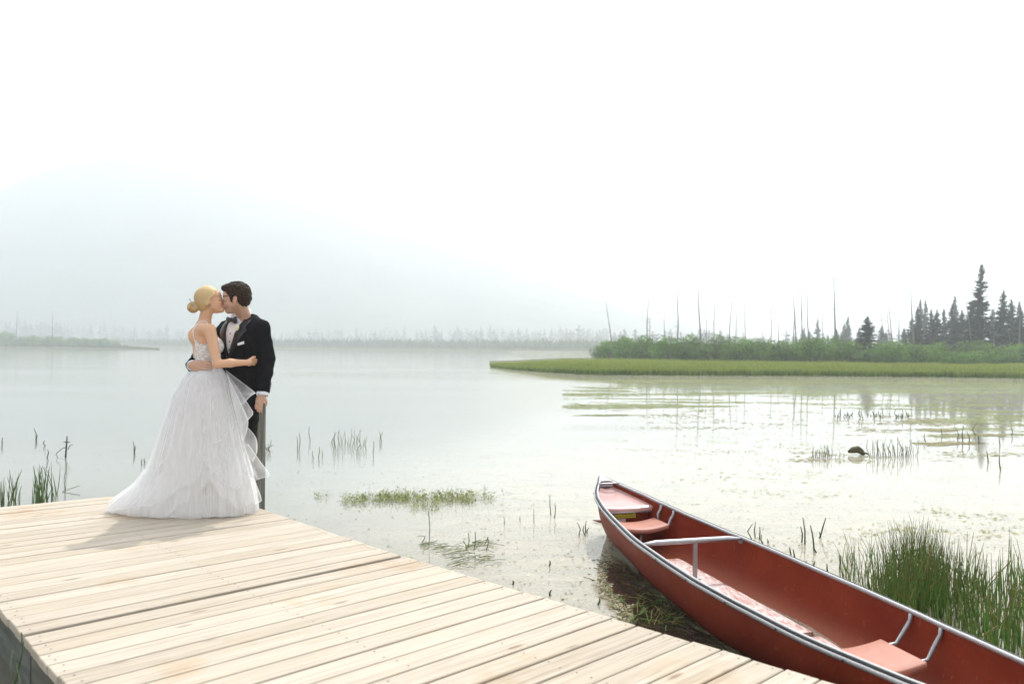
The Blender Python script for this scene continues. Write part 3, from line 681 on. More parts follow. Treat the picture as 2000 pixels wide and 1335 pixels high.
# willow shrubs
def shrub(seed, n, W, H, light):
    r = random.Random(seed); e = empty('willow_shrub'); m = MB(); lobes = []
    for k in range(26):
        a = r.uniform(0, 6.28); q = math.sqrt(r.random())*.62; z = r.uniform(.15, .80)*H*(1-.35*q); lobes.append((math.cos(a)*q*W/2, math.sin(a)*q*W/2, z, r.uniform(.16, .30)*W*.62, r.uniform(.5, 1.35)))
    for k in range(n):
        lx, ly, lz, lr, sh = lobes[r.randrange(26)]
        u = Vector((r.gauss(0, 1), r.gauss(0, 1), r.gauss(0, 1))).normalized()*lr*r.uniform(.70, 1.06); u.z *= .9
        p = Vector((lx, ly, lz))+u
        if p.z < .02: continue
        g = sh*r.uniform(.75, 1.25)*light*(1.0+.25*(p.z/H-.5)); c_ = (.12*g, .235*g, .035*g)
        up = (u.normalized()*.6+Vector((r.gauss(0, .5), r.gauss(0, .5), .6+r.gauss(0, .4)))).normalized(); d = Vector((r.gauss(0, 1), r.gauss(0, 1), r.gauss(0, 1)+.6)).normalized(); sd_ = d.cross(up)
        if sd_.length < .1: continue
        sd_.normalize(); L = r.uniform(.06, .15); w = L*r.uniform(.25, .45); m.quad(p-d*L, p+sd_*w, p+d*L, p-sd_*w, c=c_)
    m.build('foliage', M['leaf'], e, world_space=False)
    s = MB()
    for k in range(9):
        a = r.uniform(0, 6.28); q = r.uniform(.1, .33)*W; s.tube([(0+.1*math.cos(a), .1*math.sin(a), -.1), (q*.5*math.cos(a), q*.5*math.sin(a), H*.4), (q*math.cos(a), q*math.sin(a), H*.85)], [.04, .025, .008], 4)
    s.build('stems', M['bark'], e, world_space=False)['kind'] = 'stuff'
    return e
sv = [shrub(i, 3600, 4.2, 3., l_) for i, l_ in enumerate((1.0, 1.15, .80, 1.05, .9))]
def put_shrub(v, px, D, ty, wpx, lab, group, z=.15):
    o = sv[v] if ('s', v) not in used else copy_tree(sv[v]); used.add(('s', v))
    o.location = XD(px, D, z); topz = HW+ray(px, ty)[1]*D; sz = (topz-z)/2.75; sx = wpx/FPX*D/3.9
    o.scale = (sx, sx, sz); o.rotation_euler = (0, 0, rnd.uniform(0, 6.28)); tag(o, lab, 'shrub', group)
WG = 'willow shrubs forming the thicket on the grassy spit'
W = [(1168, 105, 680, 34, 2, 'small low willow at the very left tip of the thicket'), (1190, 100, 669, 40, 0, 'second willow from the left tip, below the lone leaning snag'), (1218, 92, 660, 66, 3, 'broad willow over which the twiggy leaning snag stands'), (1262, 84, 657, 78, 2, 'high rounded willow near the left end, the highest there'), (1303, 80, 660, 72, 1, 'bright green willow below the dark straight twiggy snag'), (1352, 78, 655, 82, 2, 'dark green high rounded willow under the left-leaning tall trunk'),
 (1400, 82, 661, 60, 4, 'willow behind the gap right of the dark rounded willow'), (1440, 76, 664, 82, 1, 'broad light green willow below the three slanting poles'), (1478, 80, 662, 70, 3, 'willow below the feathery snag'), (1515, 75, 668, 66, 2, 'dark willow below the short thick stub'), (1545, 76, 666, 66, 0, 'willow at the foot of the crossed snags'), (1588, 74, 660, 88, 3, 'broad high willow right of the crossed snags'),
 (1630, 76, 664, 74, 4, 'willow at the foot of the tallest upright snag'), (1668, 74, 668, 84, 2, 'dark dense willow below the lone spruce'), (1712, 73, 672, 76, 0, 'willow right of the lone spruce, a little lower'), (1752, 74, 668, 76, 1, 'lighter willow below the leaning fan of snags'), (1792, 71, 674, 80, 3, 'willow in front of the left of the spruce clump'), (1838, 73, 671, 76, 2, 'dark willow in front of the middle of the spruce clump'),
 (1872, 66, 690, 70, 0, 'low round willow standing forward below the tallest spruce'), (1905, 76, 672, 86, 4, 'willow behind the low forward one, below the tallest spruce'), (1938, 70, 692, 56, 1, 'small light round willow standing forward near the right edge'), (1958, 78, 674, 84, 0, 'hazy willow below the slim spruce'), (1998, 74, 676, 80, 2, 'dark willow cut by the right picture edge'), (2050, 74, 674, 90, 3, 'willow just past the right picture edge')]
for px, D, ty, w, v, lab in W: put_shrub(v, px, D*.93, ty-9, w*1.15, lab, WG)
for px in range(1200, 2080, 46): put_shrub((px//46) % 5, px+rnd.uniform(-8, 8), interp(px, [1190, 1300, 2100], [108, 96, 92]), interp(px, [1190, 1300, 2000], [664, 663, 674])+rnd.uniform(-2, 6), 84, 'willow in the second row, mostly hidden behind the front willows', WG)
LG = 'willow shrubs on the left spit'
for i, (px, ty, w) in enumerate(((-20, 653, 40), (12, 644, 34), (40, 654, 40), (66, 652, 38), (92, 655, 40), (118, 654, 36), (142, 656, 32), (165, 657, 34), (186, 659, 30), (204, 660, 26), (226, 663, 20))):
    put_shrub(i % 5, px, 285-i*2, ty, w*1.15, ('willow just past the left picture edge', 'tall round willow at the left picture edge', 'willow right of the tall round one on the left spit', 'willow under the thin leaning snag on the left spit', 'willow just left of the taller left-hand snag', 'willow at the foot of the taller left-hand snag', 'first willow right of the taller left-hand snag', 'third willow from the taller left-hand snag towards the spit end', 'low willow third from the right end of the left spit', 'low willow second from the right end of the left spit', 'last small willow at the right end of the left spit')[i], LG, .3)

# grass on the spits
def grass(name, lab, n, sampler, hmin, hmax, wd, cols, seed, z0=0.):
    r = np.random.RandomState(seed); pts = np.array([sampler(r) for _ in range(n)]); x, y, z = pts[:, 0], pts[:, 1], pts[:, 2]
    h = r.uniform(hmin, hmax, n)*pts[:, 3]; a = r.uniform(0, 6.28, n); w = wd*r.uniform(.6, 1.3, n); lx = r.normal(0, .22, n)*h; ly = r.normal(0, .22, n)*h
    v = np.zeros((n, 5, 3)); ca, sa = np.cos(a)*w, np.sin(a)*w
    v[:, 0] = np.stack([x-ca, y-sa, z], 1); v[:, 1] = np.stack([x+ca, y+sa, z], 1); v[:, 2] = np.stack([x+ca*.8+lx*.4, y+sa*.8+ly*.4, z+h*.6], 1); v[:, 3] = np.stack([x-ca*.8+lx*.4, y-sa*.8+ly*.4, z+h*.6], 1); v[:, 4] = np.stack([x+lx, y+ly, z+h], 1)
    base = np.arange(n)*5; me = bpy.data.meshes.new(name); nl = n*7
    me.vertices.add(n*5); me.vertices.foreach_set('co', v.ravel()); me.loops.add(nl); me.polygons.add(n*2)
    li = np.stack([base, base+1, base+2, base+3, base+3, base+2, base+4], 1).ravel(); me.loops.foreach_set('vertex_index', li.astype(np.int32))
    ls = np.stack([np.arange(n)*7, np.arange(n)*7+4], 1).ravel(); me.polygons.foreach_set('loop_start', ls.astype(np.int32)); 
    me.update(calc_edges=True)
    c = np.ones((n, 5, 4), np.float32); k = r.uniform(0, 1, n)[:, None]; pt = pts[:, 4][:, None]; k = np.clip(k*.6+pt*.5, 0, 1)
    lo, hi, tip = [np.array(q) for q in cols]; cc = lo*(1-k)+hi*k; cc = cc*r.uniform(.8, 1.2, n)[:, None]
    c[:, :, :3] = cc[:, None, :]; c[:, 4, :3] = cc*.4+tip*.6
    at = me.color_attributes.new('tint', 'FLOAT_COLOR', 'POINT'); at.data.foreach_set('color', c.ravel()); me.materials.append(M['blade']); me.update(); me.validate()
    o = link(name, me); tag(o, lab, None, None, 'stuff'); return o
def samp_spit(r):
    px = r.uniform(958, 2080); f = spit_front(px); b = f+interp(px, [940, 1160, 2080], [4, 30, 28]); u = r.uniform(0, 1)**1.6; D = lerp(f-.3, b, u)+.3*math.sin(px*.11); a, _ = ray(px, 677)
    n_ = .5+.8*mnoise.noise(Vector((a*D*.35, D*.3, 1.))); return (a*D, D, .0+.12*min(1, u*4), (.12+.88*min(1, (px-940)/170)**.8)*(1.+.25*n_-.15*(u < .05)), min(1.3, n_*.7+1.1*u))
grass('spit_grass', 'tall pale green sedge covering the right-hand grassy spit', 75000, samp_spit, .30, .52, .022, ((.06, .14, .014), (.27, .34, .06), (.42, .42, .12)), 3)
def samp_left(r):
    px = r.uniform(-60, 312); f = interp(px, *zip(*lf)); D = f+r.uniform(0, 1)**1.5*interp(px, [-60, 312], [40, 3]); a, _ = ray(px, 677); return (a*D, D, .3*(1 if px < 250 else .4), interp(px, [0, 240, 312], [1, .8, .25]), r.uniform(0, .6))
grass('left_spit_grass', 'green sedge along the low left-hand spit', 14000, samp_left, .7, 1.3, .06, ((.08, .12, .03), (.16, .18, .05), (.22, .2, .08)), 4)
def samp_far(r):
    px = r.uniform(200, 1200); D = interp(px, *zip(*ff))+r.uniform(0, 1)**2*25; a, _ = ray(px, 677); return (a*D, D, .2, 1., r.uniform(0, 1))
grass('far_shore_grass', 'pale sedge fringe on the far shore in the smoke', 16000, samp_far, .4, .9, .09, ((.10, .14, .05), (.18, .2, .08), (.22, .2, .1)), 5)
def samp_far2(r):
    px = r.uniform(-80, 1200); D = interp(px, *zip(*ff))+25+r.uniform(0, 60); a, _ = ray(px, 677); return (a*D, D, .4, 1.+2.2*r.uniform(0, 1)**2, r.uniform(0, 1))
grass('far_undergrowth', 'low hazy undergrowth below the far tree line', 22000, samp_far2, .9, 1.8, .5, ((.05, .085, .035), (.09, .12, .05), (.1, .12, .06)), 6)

# ------------------------------------------------------------------ plants in the water
def stems(lst, name, lab, cat='water plant', group=None, kind=None, parent=None, parts=None):
    if parts:                                         # one thing whose stems are parts of their own
        c_ = sum((Vector(l[0][0]) for l in lst), Vector())/len(lst); c_.z = 0; e = empty(name, c_); tag(e, lab, cat, group)
        for pts, r_, cc in lst: m = MB(); m.tube(pts, r_, 5, c=cc, cap=False); m.build(parts, M['stem'], e, sm=True)
        return e
    m = MB()
    for pts, r_, c_ in lst: m.tube(pts, r_, 5 if isinstance(r_, (int, float)) or max(r_) > .004 else 3, c=c_, cap=False)
    o = m.build(name, M['stem'], parent, sm=True)
    if parent is None: tag(o, lab, cat, group, kind)
    elif kind: o['kind'] = kind
    return o
rp = random.Random(3)
GREEN, DARK, TIP, DRY = (.18, .31, .065), (.065, .115, .035), (.26, .12, .08), (.32, .26, .09)
def mixc(a, b, t): return tuple(lerp(x, y, t) for x, y in zip(a, b))
def stem_pts(b, h, lean=.12, bend=.1, n=5, az=None):
    a = rp.uniform(0, 6.28) if az is None else az; l_ = abs(rp.gauss(0, lean))*h; k = rp.gauss(0, bend)*h; a2 = a+1.3; out = []
    for i in range(n): u = i/(n-1); out.append(b+Vector((math.cos(a)*l_*u+math.cos(a2)*k*u*u, math.sin(a)*l_*u+math.sin(a2)*k*u*u, h*u-.02)))
    return out
def reed(b, h, r0=.0032, **k):
    if rp.random() < .07: q_ = stem_pts(b, h*rp.uniform(.5, .9), lean=.5, bend=.3); return (q_, r0*.7, tuple(x*rp.uniform(.8, 1.1) for x in (.42, .30, .10)))
    pts = stem_pts(b, h, **k); n = len(pts); g = rp.uniform(.7, 1.3); t_ = TIP if rp.random() < .6 else GREEN
    return (pts, [r0*(1-.75*i/(n-1)) for i in range(n)], [tuple(x*g for x in mixc(DARK if i == 0 else GREEN, t_, max(0, (i/(n-1)-.55)/.45)*.8)) for i in range(n) for _ in (0,)])
def fix(l):
    # per-vertex ring colours: one colour per ring
    return [(p, r_, c_) for p, r_, c_ in l]
# big horsetail bed, right of the canoe
clump = empty('horsetail_clump', G(1800, 1180)); tag(clump, 'dense clump of tall green horsetails with reddish tips beyond the canoe', 'water plant')
L = []
for k in range(900):
    if k < 800: px = rp.gauss(1800, 54); by = rp.uniform(1120, 1215)+abs(px-1800)*.25
    else: px = rp.gauss(1775, 34); by = rp.uniform(1130, 1175)
    if px < 1700 and rp.random() < .7: continue
    b = G(px, by); h = rp.uniform(.24, .50)*(1-.35*min(1, abs(px-1790)/120)); L.append(reed(b, h, .0031, lean=.15, bend=.12))
stems(L, 'stems', None, parent=clump, kind='stuff')
L = []
for k in range(420):
    px = rp.uniform(1650, 2120); by = rp.uniform(1150, 1330); 
    if by > 1335 or G(px, by).x < .79+.26*(6.95-G(px, by).y)+.5+.05: continue
    b = G(px, by); L.append(reed(b, rp.uniform(.10, .30), .0042, lean=.1, bend=.1))
for k in range(330):
    px = rp.uniform(1880, 2120); b = G(px, rp.uniform(1130, 1290)); L.append(reed(b, rp.uniform(.16, .40), .0046, lean=.12, bend=.12))
stems(L, 'horsetail_fringe', 'looser fringe of thick horsetail shoots at the right picture edge by the canoe', None, None, 'stuff')
L = []
for k in range(75):
    px = rp.uniform(1640, 1735); b = G(px, rp.uniform(1085, 1170)+max(0, px-1700)*.4); L.append(reed(b, rp.uniform(.10, .30), .003, lean=.2, bend=.15))
stems(L, 'horsetail_sprigs', 'thin scattered horsetails left of the dense clump', parts='stem')
# weed mats: bits of leaf and dry stalk lying on the surface
def mat_flecks(name, lab, regions, size, cols, seed, kind='stuff', thr=None, asp=3.2, cat=None):
    r = random.Random(seed); m = MB()
    for (x0, x1, y0, y1, n) in regions:
        k = 0; tries = 0
        while k < n and tries < n*30:
            tries += 1; px = r.uniform(x0, x1); py = r.uniform(y0, y1); p = G(px, py, .0)
            if thr is not None:
                q = mnoise.fractal(Vector((p.x*thr[1], p.y*thr[2], seed)), .8, 2., 4)
                ex = abs((px-x0)/(x1-x0)*2-1); ey = abs((py-y0)/(y1-y0)*2-1)
                if q < thr[0]+r.gauss(0, .07)+.5*max(0, ex-.55)+.45*max(0, ey-.45): continue
            k += 1; L_ = size*r.uniform(.4, 1.6)*(1+p.y*.02); w = L_/asp*r.uniform(.5, 1.5); a = r.gauss(0, .9) if asp > 2 else r.uniform(0, 6.28); d = Vector((math.cos(a), math.sin(a), 0)); s_ = Vector((-d.y, d.x, 0)); c_ = r.choice(cols); g = r.uniform(.7, 1.3)
            z = .004+r.random()*.004; p.z = z; b_ = r.uniform(-.3, .3)*L_
            m.quad(p-d*L_, p-s_*w+d*b_*.3, p+d*L_+Vector((0, 0, r.random()*.006)), p+s_*w, c=tuple(x*g for x in c_))
    o = m.build(name, M['stem']); tag(o, lab, cat, None, kind); return o
OL, OC, YE, BR = (.22, .27, .05), (.27, .22, .07), (.30, .28, .09), (.17, .12, .04)
mat_flecks('olive_weed_mats', 'olive mats of floating weed drawn out in streaks before the grassy spit', [(1100, 2080, 736, 776, 11000), (1100, 1450, 740, 812, 7500), (1450, 2080, 752, 806, 4200), (1760, 2080, 785, 865, 2600), (500, 1150, 706, 738, 900)], .058, [OL, OL, YE, (.13, .18, .04)], 31, thr=(.02, .22, .75), asp=4.5)
mat_flecks('ochre_weed_bands', 'bands of ochre floating weed on the right-hand water', [(1240, 1650, 795, 842, 500), (1600, 2010, 810, 850, 1500), (1780, 2010, 838, 872, 1300), (1540, 2010, 880, 905, 260)], .035, [OC, YE, BR, OC], 32, thr=(.12, .6, 1.6), asp=2.6)
mat_flecks('floating_specks', 'scattered specks of dead leaf and pollen on the lake', [(600, 1500, 830, 1000, 700), (900, 1230, 960, 1220, 500), (1400, 1990, 900, 1100, 700), (0, 300, 760, 920, 90), (540, 1000, 900, 1090, 350), (1500, 1700, 1040, 1120, 160), (1230, 2000, 780, 900, 900)], .010, [OC, BR, DARK, OL, (.4, .33, .2)], 33, asp=2.2)
mat_flecks('green_weed_scatter', 'loose yellow green weed scattered over the water between the spit and the canoe', [(1200, 2010, 775, 905, 2600), (1180, 1700, 900, 990, 260), (1640, 2010, 985, 1060, 260)], .020, [(.34, .36, .09), (.26, .30, .06), OC], 37, thr=(.06, .9, 1.9), asp=3.)
mat_flecks('scum_edge', 'line of foam, seeds and dead stalks where the floating film ends beside the canoe', [(1186, 1200, 1040, 1075, 60), (1178, 1196, 1070, 1110, 90), (1166, 1186, 1105, 1150, 150), (1170, 1196, 1140, 1170, 190), (1190, 1215, 1162, 1190, 220), (1205, 1236, 1182, 1216, 240)], .010, [OC, BR, (.45, .38, .25), DARK, (.5, .45, .35)], 34, asp=2.)
# submerged trailing weed seen in the canoe's lee
def under():
    m = MB(); r = random.Random(8)
    for k in range(1400):
        s = r.uniform(.8, 3.3); pe = interp(s, [0, .3, .8, 1.36, 2.2, 3.6], [.02, .04, .285, .54, .70, .95]); p = -r.uniform(.1, max(.12, pe-.16)); b = CT+cax*s+cpr*p; b.z = -r.uniform(.05, .35); L_ = r.uniform(.10, .32); a = R(200)+r.gauss(0, .35)
        pts = [b+Vector((math.cos(a+.25*math.sin(i+k))*L_*i/5, math.sin(a+.25*math.sin(i+k))*L_*i/5, .015*i)) for i in range(6)]
        c_ = r.choice([(.22, .17, .05), (.14, .14, .04), (.30, .22, .08), (.08, .11, .03)]); m.tube(pts, .0028, 3, c=c_, cap=False)
    o = m.build('submerged_weed', M['stem']); tag(o, 'brown and olive weed trailing under the clear water beside the canoe', None, None, 'stuff')
under()
L = []
for k in range(70):
    px = rp.uniform(1225, 1330); by = rp.uniform(1160, 1222); b = G(px, by, .004); a = rp.uniform(0, 6.28); h = rp.uniform(.05, .16)
    L.append(([b, b+Vector((math.cos(a)*h*.5, math.sin(a)*h*.5, .02)), b+Vector((math.cos(a)*h, math.sin(a)*h, rp.uniform(.0, .06)))], .0024, rp.choice([GREEN, (.12, .17, .04), DRY])))
stems(L, 'lee_grass_sprigs', 'bright green grass sprigs tangled in the dark water beside the canoe', parts='blade')
# pondweed mat in the middle
L = []; m = MB()
def leaves(m, p, n, s):
    for _ in range(n):
        a = rp.uniform(0, 6.28); d = Vector((math.cos(a), math.sin(a), rp.uniform(.0, 1.2))).normalized(); sd_ = d.cross(Vector((0, 0, 1))); sd_ = sd_.normalized() if sd_.length > .1 else Vector((1, 0, 0)); l_ = s*rp.uniform(.6, 1.4); q = p+Vector((rp.gauss(0, s*.7), rp.gauss(0, s*.7), abs(rp.gauss(0, s*.5)))); g = rp.uniform(.7, 1.4); c_ = tuple(x*g for x in rp.choice([(.24, .28, .06), (.17, .23, .045), (.40, .37, .10), (.08, .14, .03)])); m.quad(q, q+d*l_*.5+sd_*l_*.16, q+d*l_, q+d*l_*.5-sd_*l_*.16, c=c_)
for (x0, x1, y0, y1, n) in ((670, 715, 962, 990, 90), (700, 800, 965, 985, 120), (735, 835, 958, 984, 240), (845, 925, 958, 988, 220), (800, 860, 975, 1002, 60), (905, 965, 960, 985, 50), (612, 640, 960, 978, 14)):
    for _ in range(n): b = G(rp.uniform(x0, x1), rp.triangular(y0, y1), .006); leaves(m, b, 5, .028)
pond = m.build('pondweed_mat', M['stem']); tag(pond, 'yellow green pondweed mat floating between dock and canoe', 'water plant')
L = [];
for _ in range(95): b = G(rp.choice([rp.gauss(780, 45), rp.gauss(890, 45)]), rp.uniform(962, 988)); L.append(([b, b+Vector((rp.gauss(0, .02), 0, rp.uniform(.03, .12)))], .0016, rp.choice([DRY, (.15, .17, .05)])))
stems(L, 'stalks', None, parent=pond, kind='stuff')
# second, stemmy mat nearer the dock
L = []; m = MB()
for (x0, x1, y0, y1, n) in ((815, 860, 1060, 1080, 20), (860, 900, 1065, 1085, 18), (905, 955, 1055, 1075, 22), (868, 960, 1085, 1108, 34)):
    for _ in range(n):
        b = G(rp.uniform(x0, x1), rp.uniform(y0, y1), .006); a = rp.gauss(0.2, .5); l_ = rp.uniform(.05, .14); L.append(([b, b+Vector((math.cos(a)*l_*.5, math.sin(a)*l_*.5, .012)), b+Vector((math.cos(a)*l_, math.sin(a)*l_, rp.uniform(0, .02)))], .0019, rp.choice([(.16, .22, .05), (.32, .34, .12), (.10, .16, .04)])))
for (bx, by, tx, ty) in ((838, 1062, 837, 998), (838, 1046, 848, 1062), (828, 1046, 816, 1046), (824, 1058, 830, 1046), (926, 1073, 928, 1038), (914, 1068, 915, 1040), (912, 1072, 905, 1056), (950, 1074, 953, 1048), (930, 1060, 950, 1075), (945, 1064, 952, 1050), (922, 1058, 930, 1056)):
    b = G(bx, by); t_ = P(tx, ty, b.y); L.append(([b, b.lerp(t_, .5)+Vector((.008, 0, 0)), t_], .0034, rp.choice([GREEN, (.09, .13, .03)])))
stems(L, 'stemmy_weed_mat', 'mat of loose stalks and blades floating close to the dock edge', parts='stalk')
# small stands of stalks, each a thing
def stand(lst, lab, r0=.006, seedc=GREEN, name='water_stalks', scat=None):
    L = []
    for (bx, by, tx, ty) in lst:
        b = G(bx, by); t_ = P(tx, ty, b.y+rp.uniform(-.01, .01)); mid = b.lerp(t_, .5)+Vector((rp.gauss(0, .12)*(t_-b).length, 0, 0)); b2 = b.copy(); b2.z = -.15
        g = rp.uniform(.7, 1.3); L.append(([b2, b, mid, t_], [r0, r0, r0*.9, r0*.5], tuple(x*g for x in seedc)))
    stems(L, name, lab, parts='stalk')
stand([(1182-5, 1000, 1179-5, 965), (1083, 1010, 1084, 982), (1076, 1005, 1074, 967)], 'pair of short stalks left of the canoe\'s far tip', .005, (.12, .16, .05))
stand([(985, 1025, 984, 1008), (1016, 1018, 1016, 1007), (1043, 1022, 1043, 993)], 'three thin lone stalks in open water between pondweed mat and canoe', .0035, (.14, .17, .06))
stand([(1131, 1044, 1128, 1020), (1144, 1040, 1145, 1016), (1142, 1044, 1140, 1026), (1147, 1040, 1150, 1030)], 'little bunch of stalks beside the floating stick', .005, (.10, .14, .04))
stand([(1073, 1104, 1074, 1094), (1074, 1162, 1077, 1151), (1002, 1140, 1002, 1133), (1168, 1180, 1171, 1168)], 'few short bud-like shoots between dock and canoe', .007, (.06, .10, .02))
stand([(1468, 1052, 1470, 1022), (1475, 1050, 1476, 1018), (1483, 1053, 1484, 1028), (1490, 1062, 1487, 1044)], 'bunch of short shoots behind the middle of the canoe', .0055, (.09, .14, .04))
stand([(1572, 1062, 1568, 1010), (1566, 1058, 1564, 1028), (1590, 1075, 1583, 1025), (1602, 1048, 1613, 1010), (1594, 1078, 1590, 1060), (1601, 1050, 1600, 1038)], 'stand of crooked green shoots between canoe and horsetail clump', .0065, (.05, .10, .02))
stand([(1545, 1083, 1542, 1068), (1552, 1088, 1549, 1072), (1590, 1110, 1592, 1095), (1616, 1118, 1615, 1100), (1640, 1110, 1640, 1082), (1500, 1060, 1499, 1052)], 'low scattered shoots close behind the canoe\'s gunwale', .006, (.06, .12, .03))
stand([(q, 812+rp.uniform(-5, 6), q+rp.uniform(-4, 4), 812-rp.choice([3, 5, 9, 14])*rp.uniform(.7, 1.2)) for q in [rp.choice([rp.gauss(1652, 8), rp.gauss(1705, 18), rp.gauss(1765, 14), rp.uniform(1620, 1790)]) for _ in range(44)]], 'row of dark green shoots along the ochre weed band', .010, (.05, .09, .03))
stand([(1585+i*4, 893, 1585+i*4+rp.uniform(-3, 3), 893-rp.uniform(12, 26)) for i in range(10)], 'thin reed group left of the floating snagged log', .0055, (.12, .14, .05), 'thin_reeds')
stand([(1699+i*3, 892, 1697+i*3+rp.uniform(-3, 3), 892-rp.uniform(12, 40)) for i in range(26)], 'thin reed group right of the floating snagged log', .005, (.10, .13, .05), 'thin_reeds')
stand([(1764+i*4, 890, 1765+i*4, 890-rp.uniform(10, 34)) for i in range(8)]+[(1600+i*8, 893, 1600+i*8, 893-rp.uniform(8, 22)) for i in range(7)], 'outlying thin reeds round the floating snagged log', .004, (.14, .15, .07), 'thin_reeds')
stand([(1880, 862, 1882, 830), (1870, 858, 1868, 838), (1893, 864, 1888, 842), (1905, 850, 1908, 826), (1912, 866, 1910, 848), (1930, 902, 1927, 880), (1934, 900, 1938, 902), (1954, 918, 1952, 888), (1976, 850, 1975, 835), (1840, 850, 1838, 836), (1808, 862, 1806, 846), (1953, 870, 1951, 852)], 'scattered crooked shoots on the water near the right picture edge', .009, (.08, .11, .04))
stand([(648+i*3.1+rp.uniform(-1, 1), 866+rp.uniform(-4, 14), 648+i*3.1+rp.uniform(-4, 4), 866-rp.uniform(4, 32)) for i in range(23)], 'group of pale wavy reeds out on the water right of the groom', .0042, (.16, .19, .06), 'thin_reeds')
stand([(584, 880, 585, 845), (581, 878, 580, 852), (606, 860, 604, 832), (612, 893, 611, 880), (622, 892, 624, 872), (630, 888, 629, 878), (742, 862, 741, 842), (746, 862, 748, 842), (729, 884, 730, 860)], 'few wavy stalks just right of the mooring post', .006, (.16, .18, .06), 'thin_reeds')
stand([(522, 880, 517, 862), (524, 878, 530, 858), (520, 876, 534, 868), (527, 882, 524, 866)], 'little green sprig directly beside the mooring post', .006, (.12, .15, .04))
stand([(70, 858, 66, 836), (71, 858, 74, 848), (4, 868, 5, 854), (88, 870, 87, 860), (92, 892, 93, 877)], 'three short dark shoots far out left of the bride', .008, (.04, .07, .03))
L = []
b = G(128, 893); L.append(([b, P(129, 880, b.y), P(130, 865, b.y), P(131, 851, b.y)], [.012, .011, .010, .006], (.06, .06, .03)))
L.append(([P(127, 898, b.y-.02), P(112, 893, b.y), P(110, 885, b.y), P(122, 875, b.y), P(129, 873, b.y)], .005, (.06, .06, .03))); L.append(([P(133, 877, b.y), P(136, 870, b.y), P(142, 868, b.y)], .005, (.06, .06, .03))); L.append(([P(124, 863, b.y), P(137, 863, b.y)], .006, (.07, .05, .03)))
stems(L, 'curled_shoot', 'curled dark shoot with a looping side stem left of the bride', parts='stem')
stand([(262, 884, 260, 861), (263, 882, 265, 870), (276, 903, 277, 896), (283, 902, 282, 894)], 'small green shoots beside the bride\'s skirt, on its left', .007, (.06, .10, .03))
L = []
for (px0, n, y0) in ((5, 9, 1000), (18, 8, 1000), (30, 8, 992), (70, 14, 992), (78, 12, 990), (88, 8, 995), (98, 6, 992), (108, 5, 978)):
    for k in range(n):
        b = G(px0+rp.gauss(0, 4), y0-rp.uniform(0, 18)); L.append(([Vector((b.x, b.y, -.1))]+stem_pts(b, rp.uniform(.12, .42), lean=.14, bend=.12), [.004]*4+[.003, .0015], mixc(DARK, GREEN, rp.uniform(.1, .7))))
stems(L, 'dark_reeds', 'dark thin reeds standing in the water behind the dock\'s left corner', parts='stem')
L = []
b = G(127, 962); L.append(([b, P(125, 935, b.y), P(132, 902, b.y)], [.0035, .003, .0015], DARK)); L.append(([b, P(129, 945, b.y), P(126, 925, b.y)], [.003, .003, .001], DARK)); L.append(([G(122, 959, .004), G(156, 947, .004)], .0022, DARK)); L.append(([G(122, 960, .004), G(156, 966, .004)], .0022, DARK))
stems(L, 'bent_reed', 'lone bent reed with two floating blades left of the bride\'s train', parts='blade')
# two dark blades growing up past the dock's left side
L = [([Vector((q.x-.06, q.y-.06, -.1)), P(33, 1320, q.y-.02), P(44, 1270, q.y-.03), P(42, 1234, q.y)], .003, DARK) for q in [P(42, 1250, 3.45)]]+[([P(25, 1335, 3.3), P(20, 1300, 3.4), P(24, 1270, 3.5)], .002, DARK), ([P(40, 1335, 3.2), P(31, 1290, 3.4), P(50, 1300, 3.3)], .002, DARK)]
stems(L, 'dock_side_blades', 'dark grass blades growing up beside the dock\'s left side board', parts='blade')
# log
m = MB(); c_ = G(1672, 888)
m.tube([c_+Vector((-.12, 0, .045)), c_+Vector((-.05, 0, .075)), c_+Vector((.03, .01, .085)), c_+Vector((.09, .02, .05)), c_+Vector((.13, .02, .0))], [.02, .05, .055, .045, .02], 8); m.tube([c_+Vector((.07, 0, .03)), c_+Vector((.15, 0, .03)), c_+Vector((.20, 0, .005))], [.02, .016, .006], 5)
M['log'] = simple('mossy_wet_wood', (.085, .07, .03), .8, var=.6, scale=14, bump=.8); lg_ = m.build('snagged_log', M['log'], sm=True); tag(lg_, 'mossy brown lump of snagged driftwood among thin reeds on the right-hand water', 'driftwood')
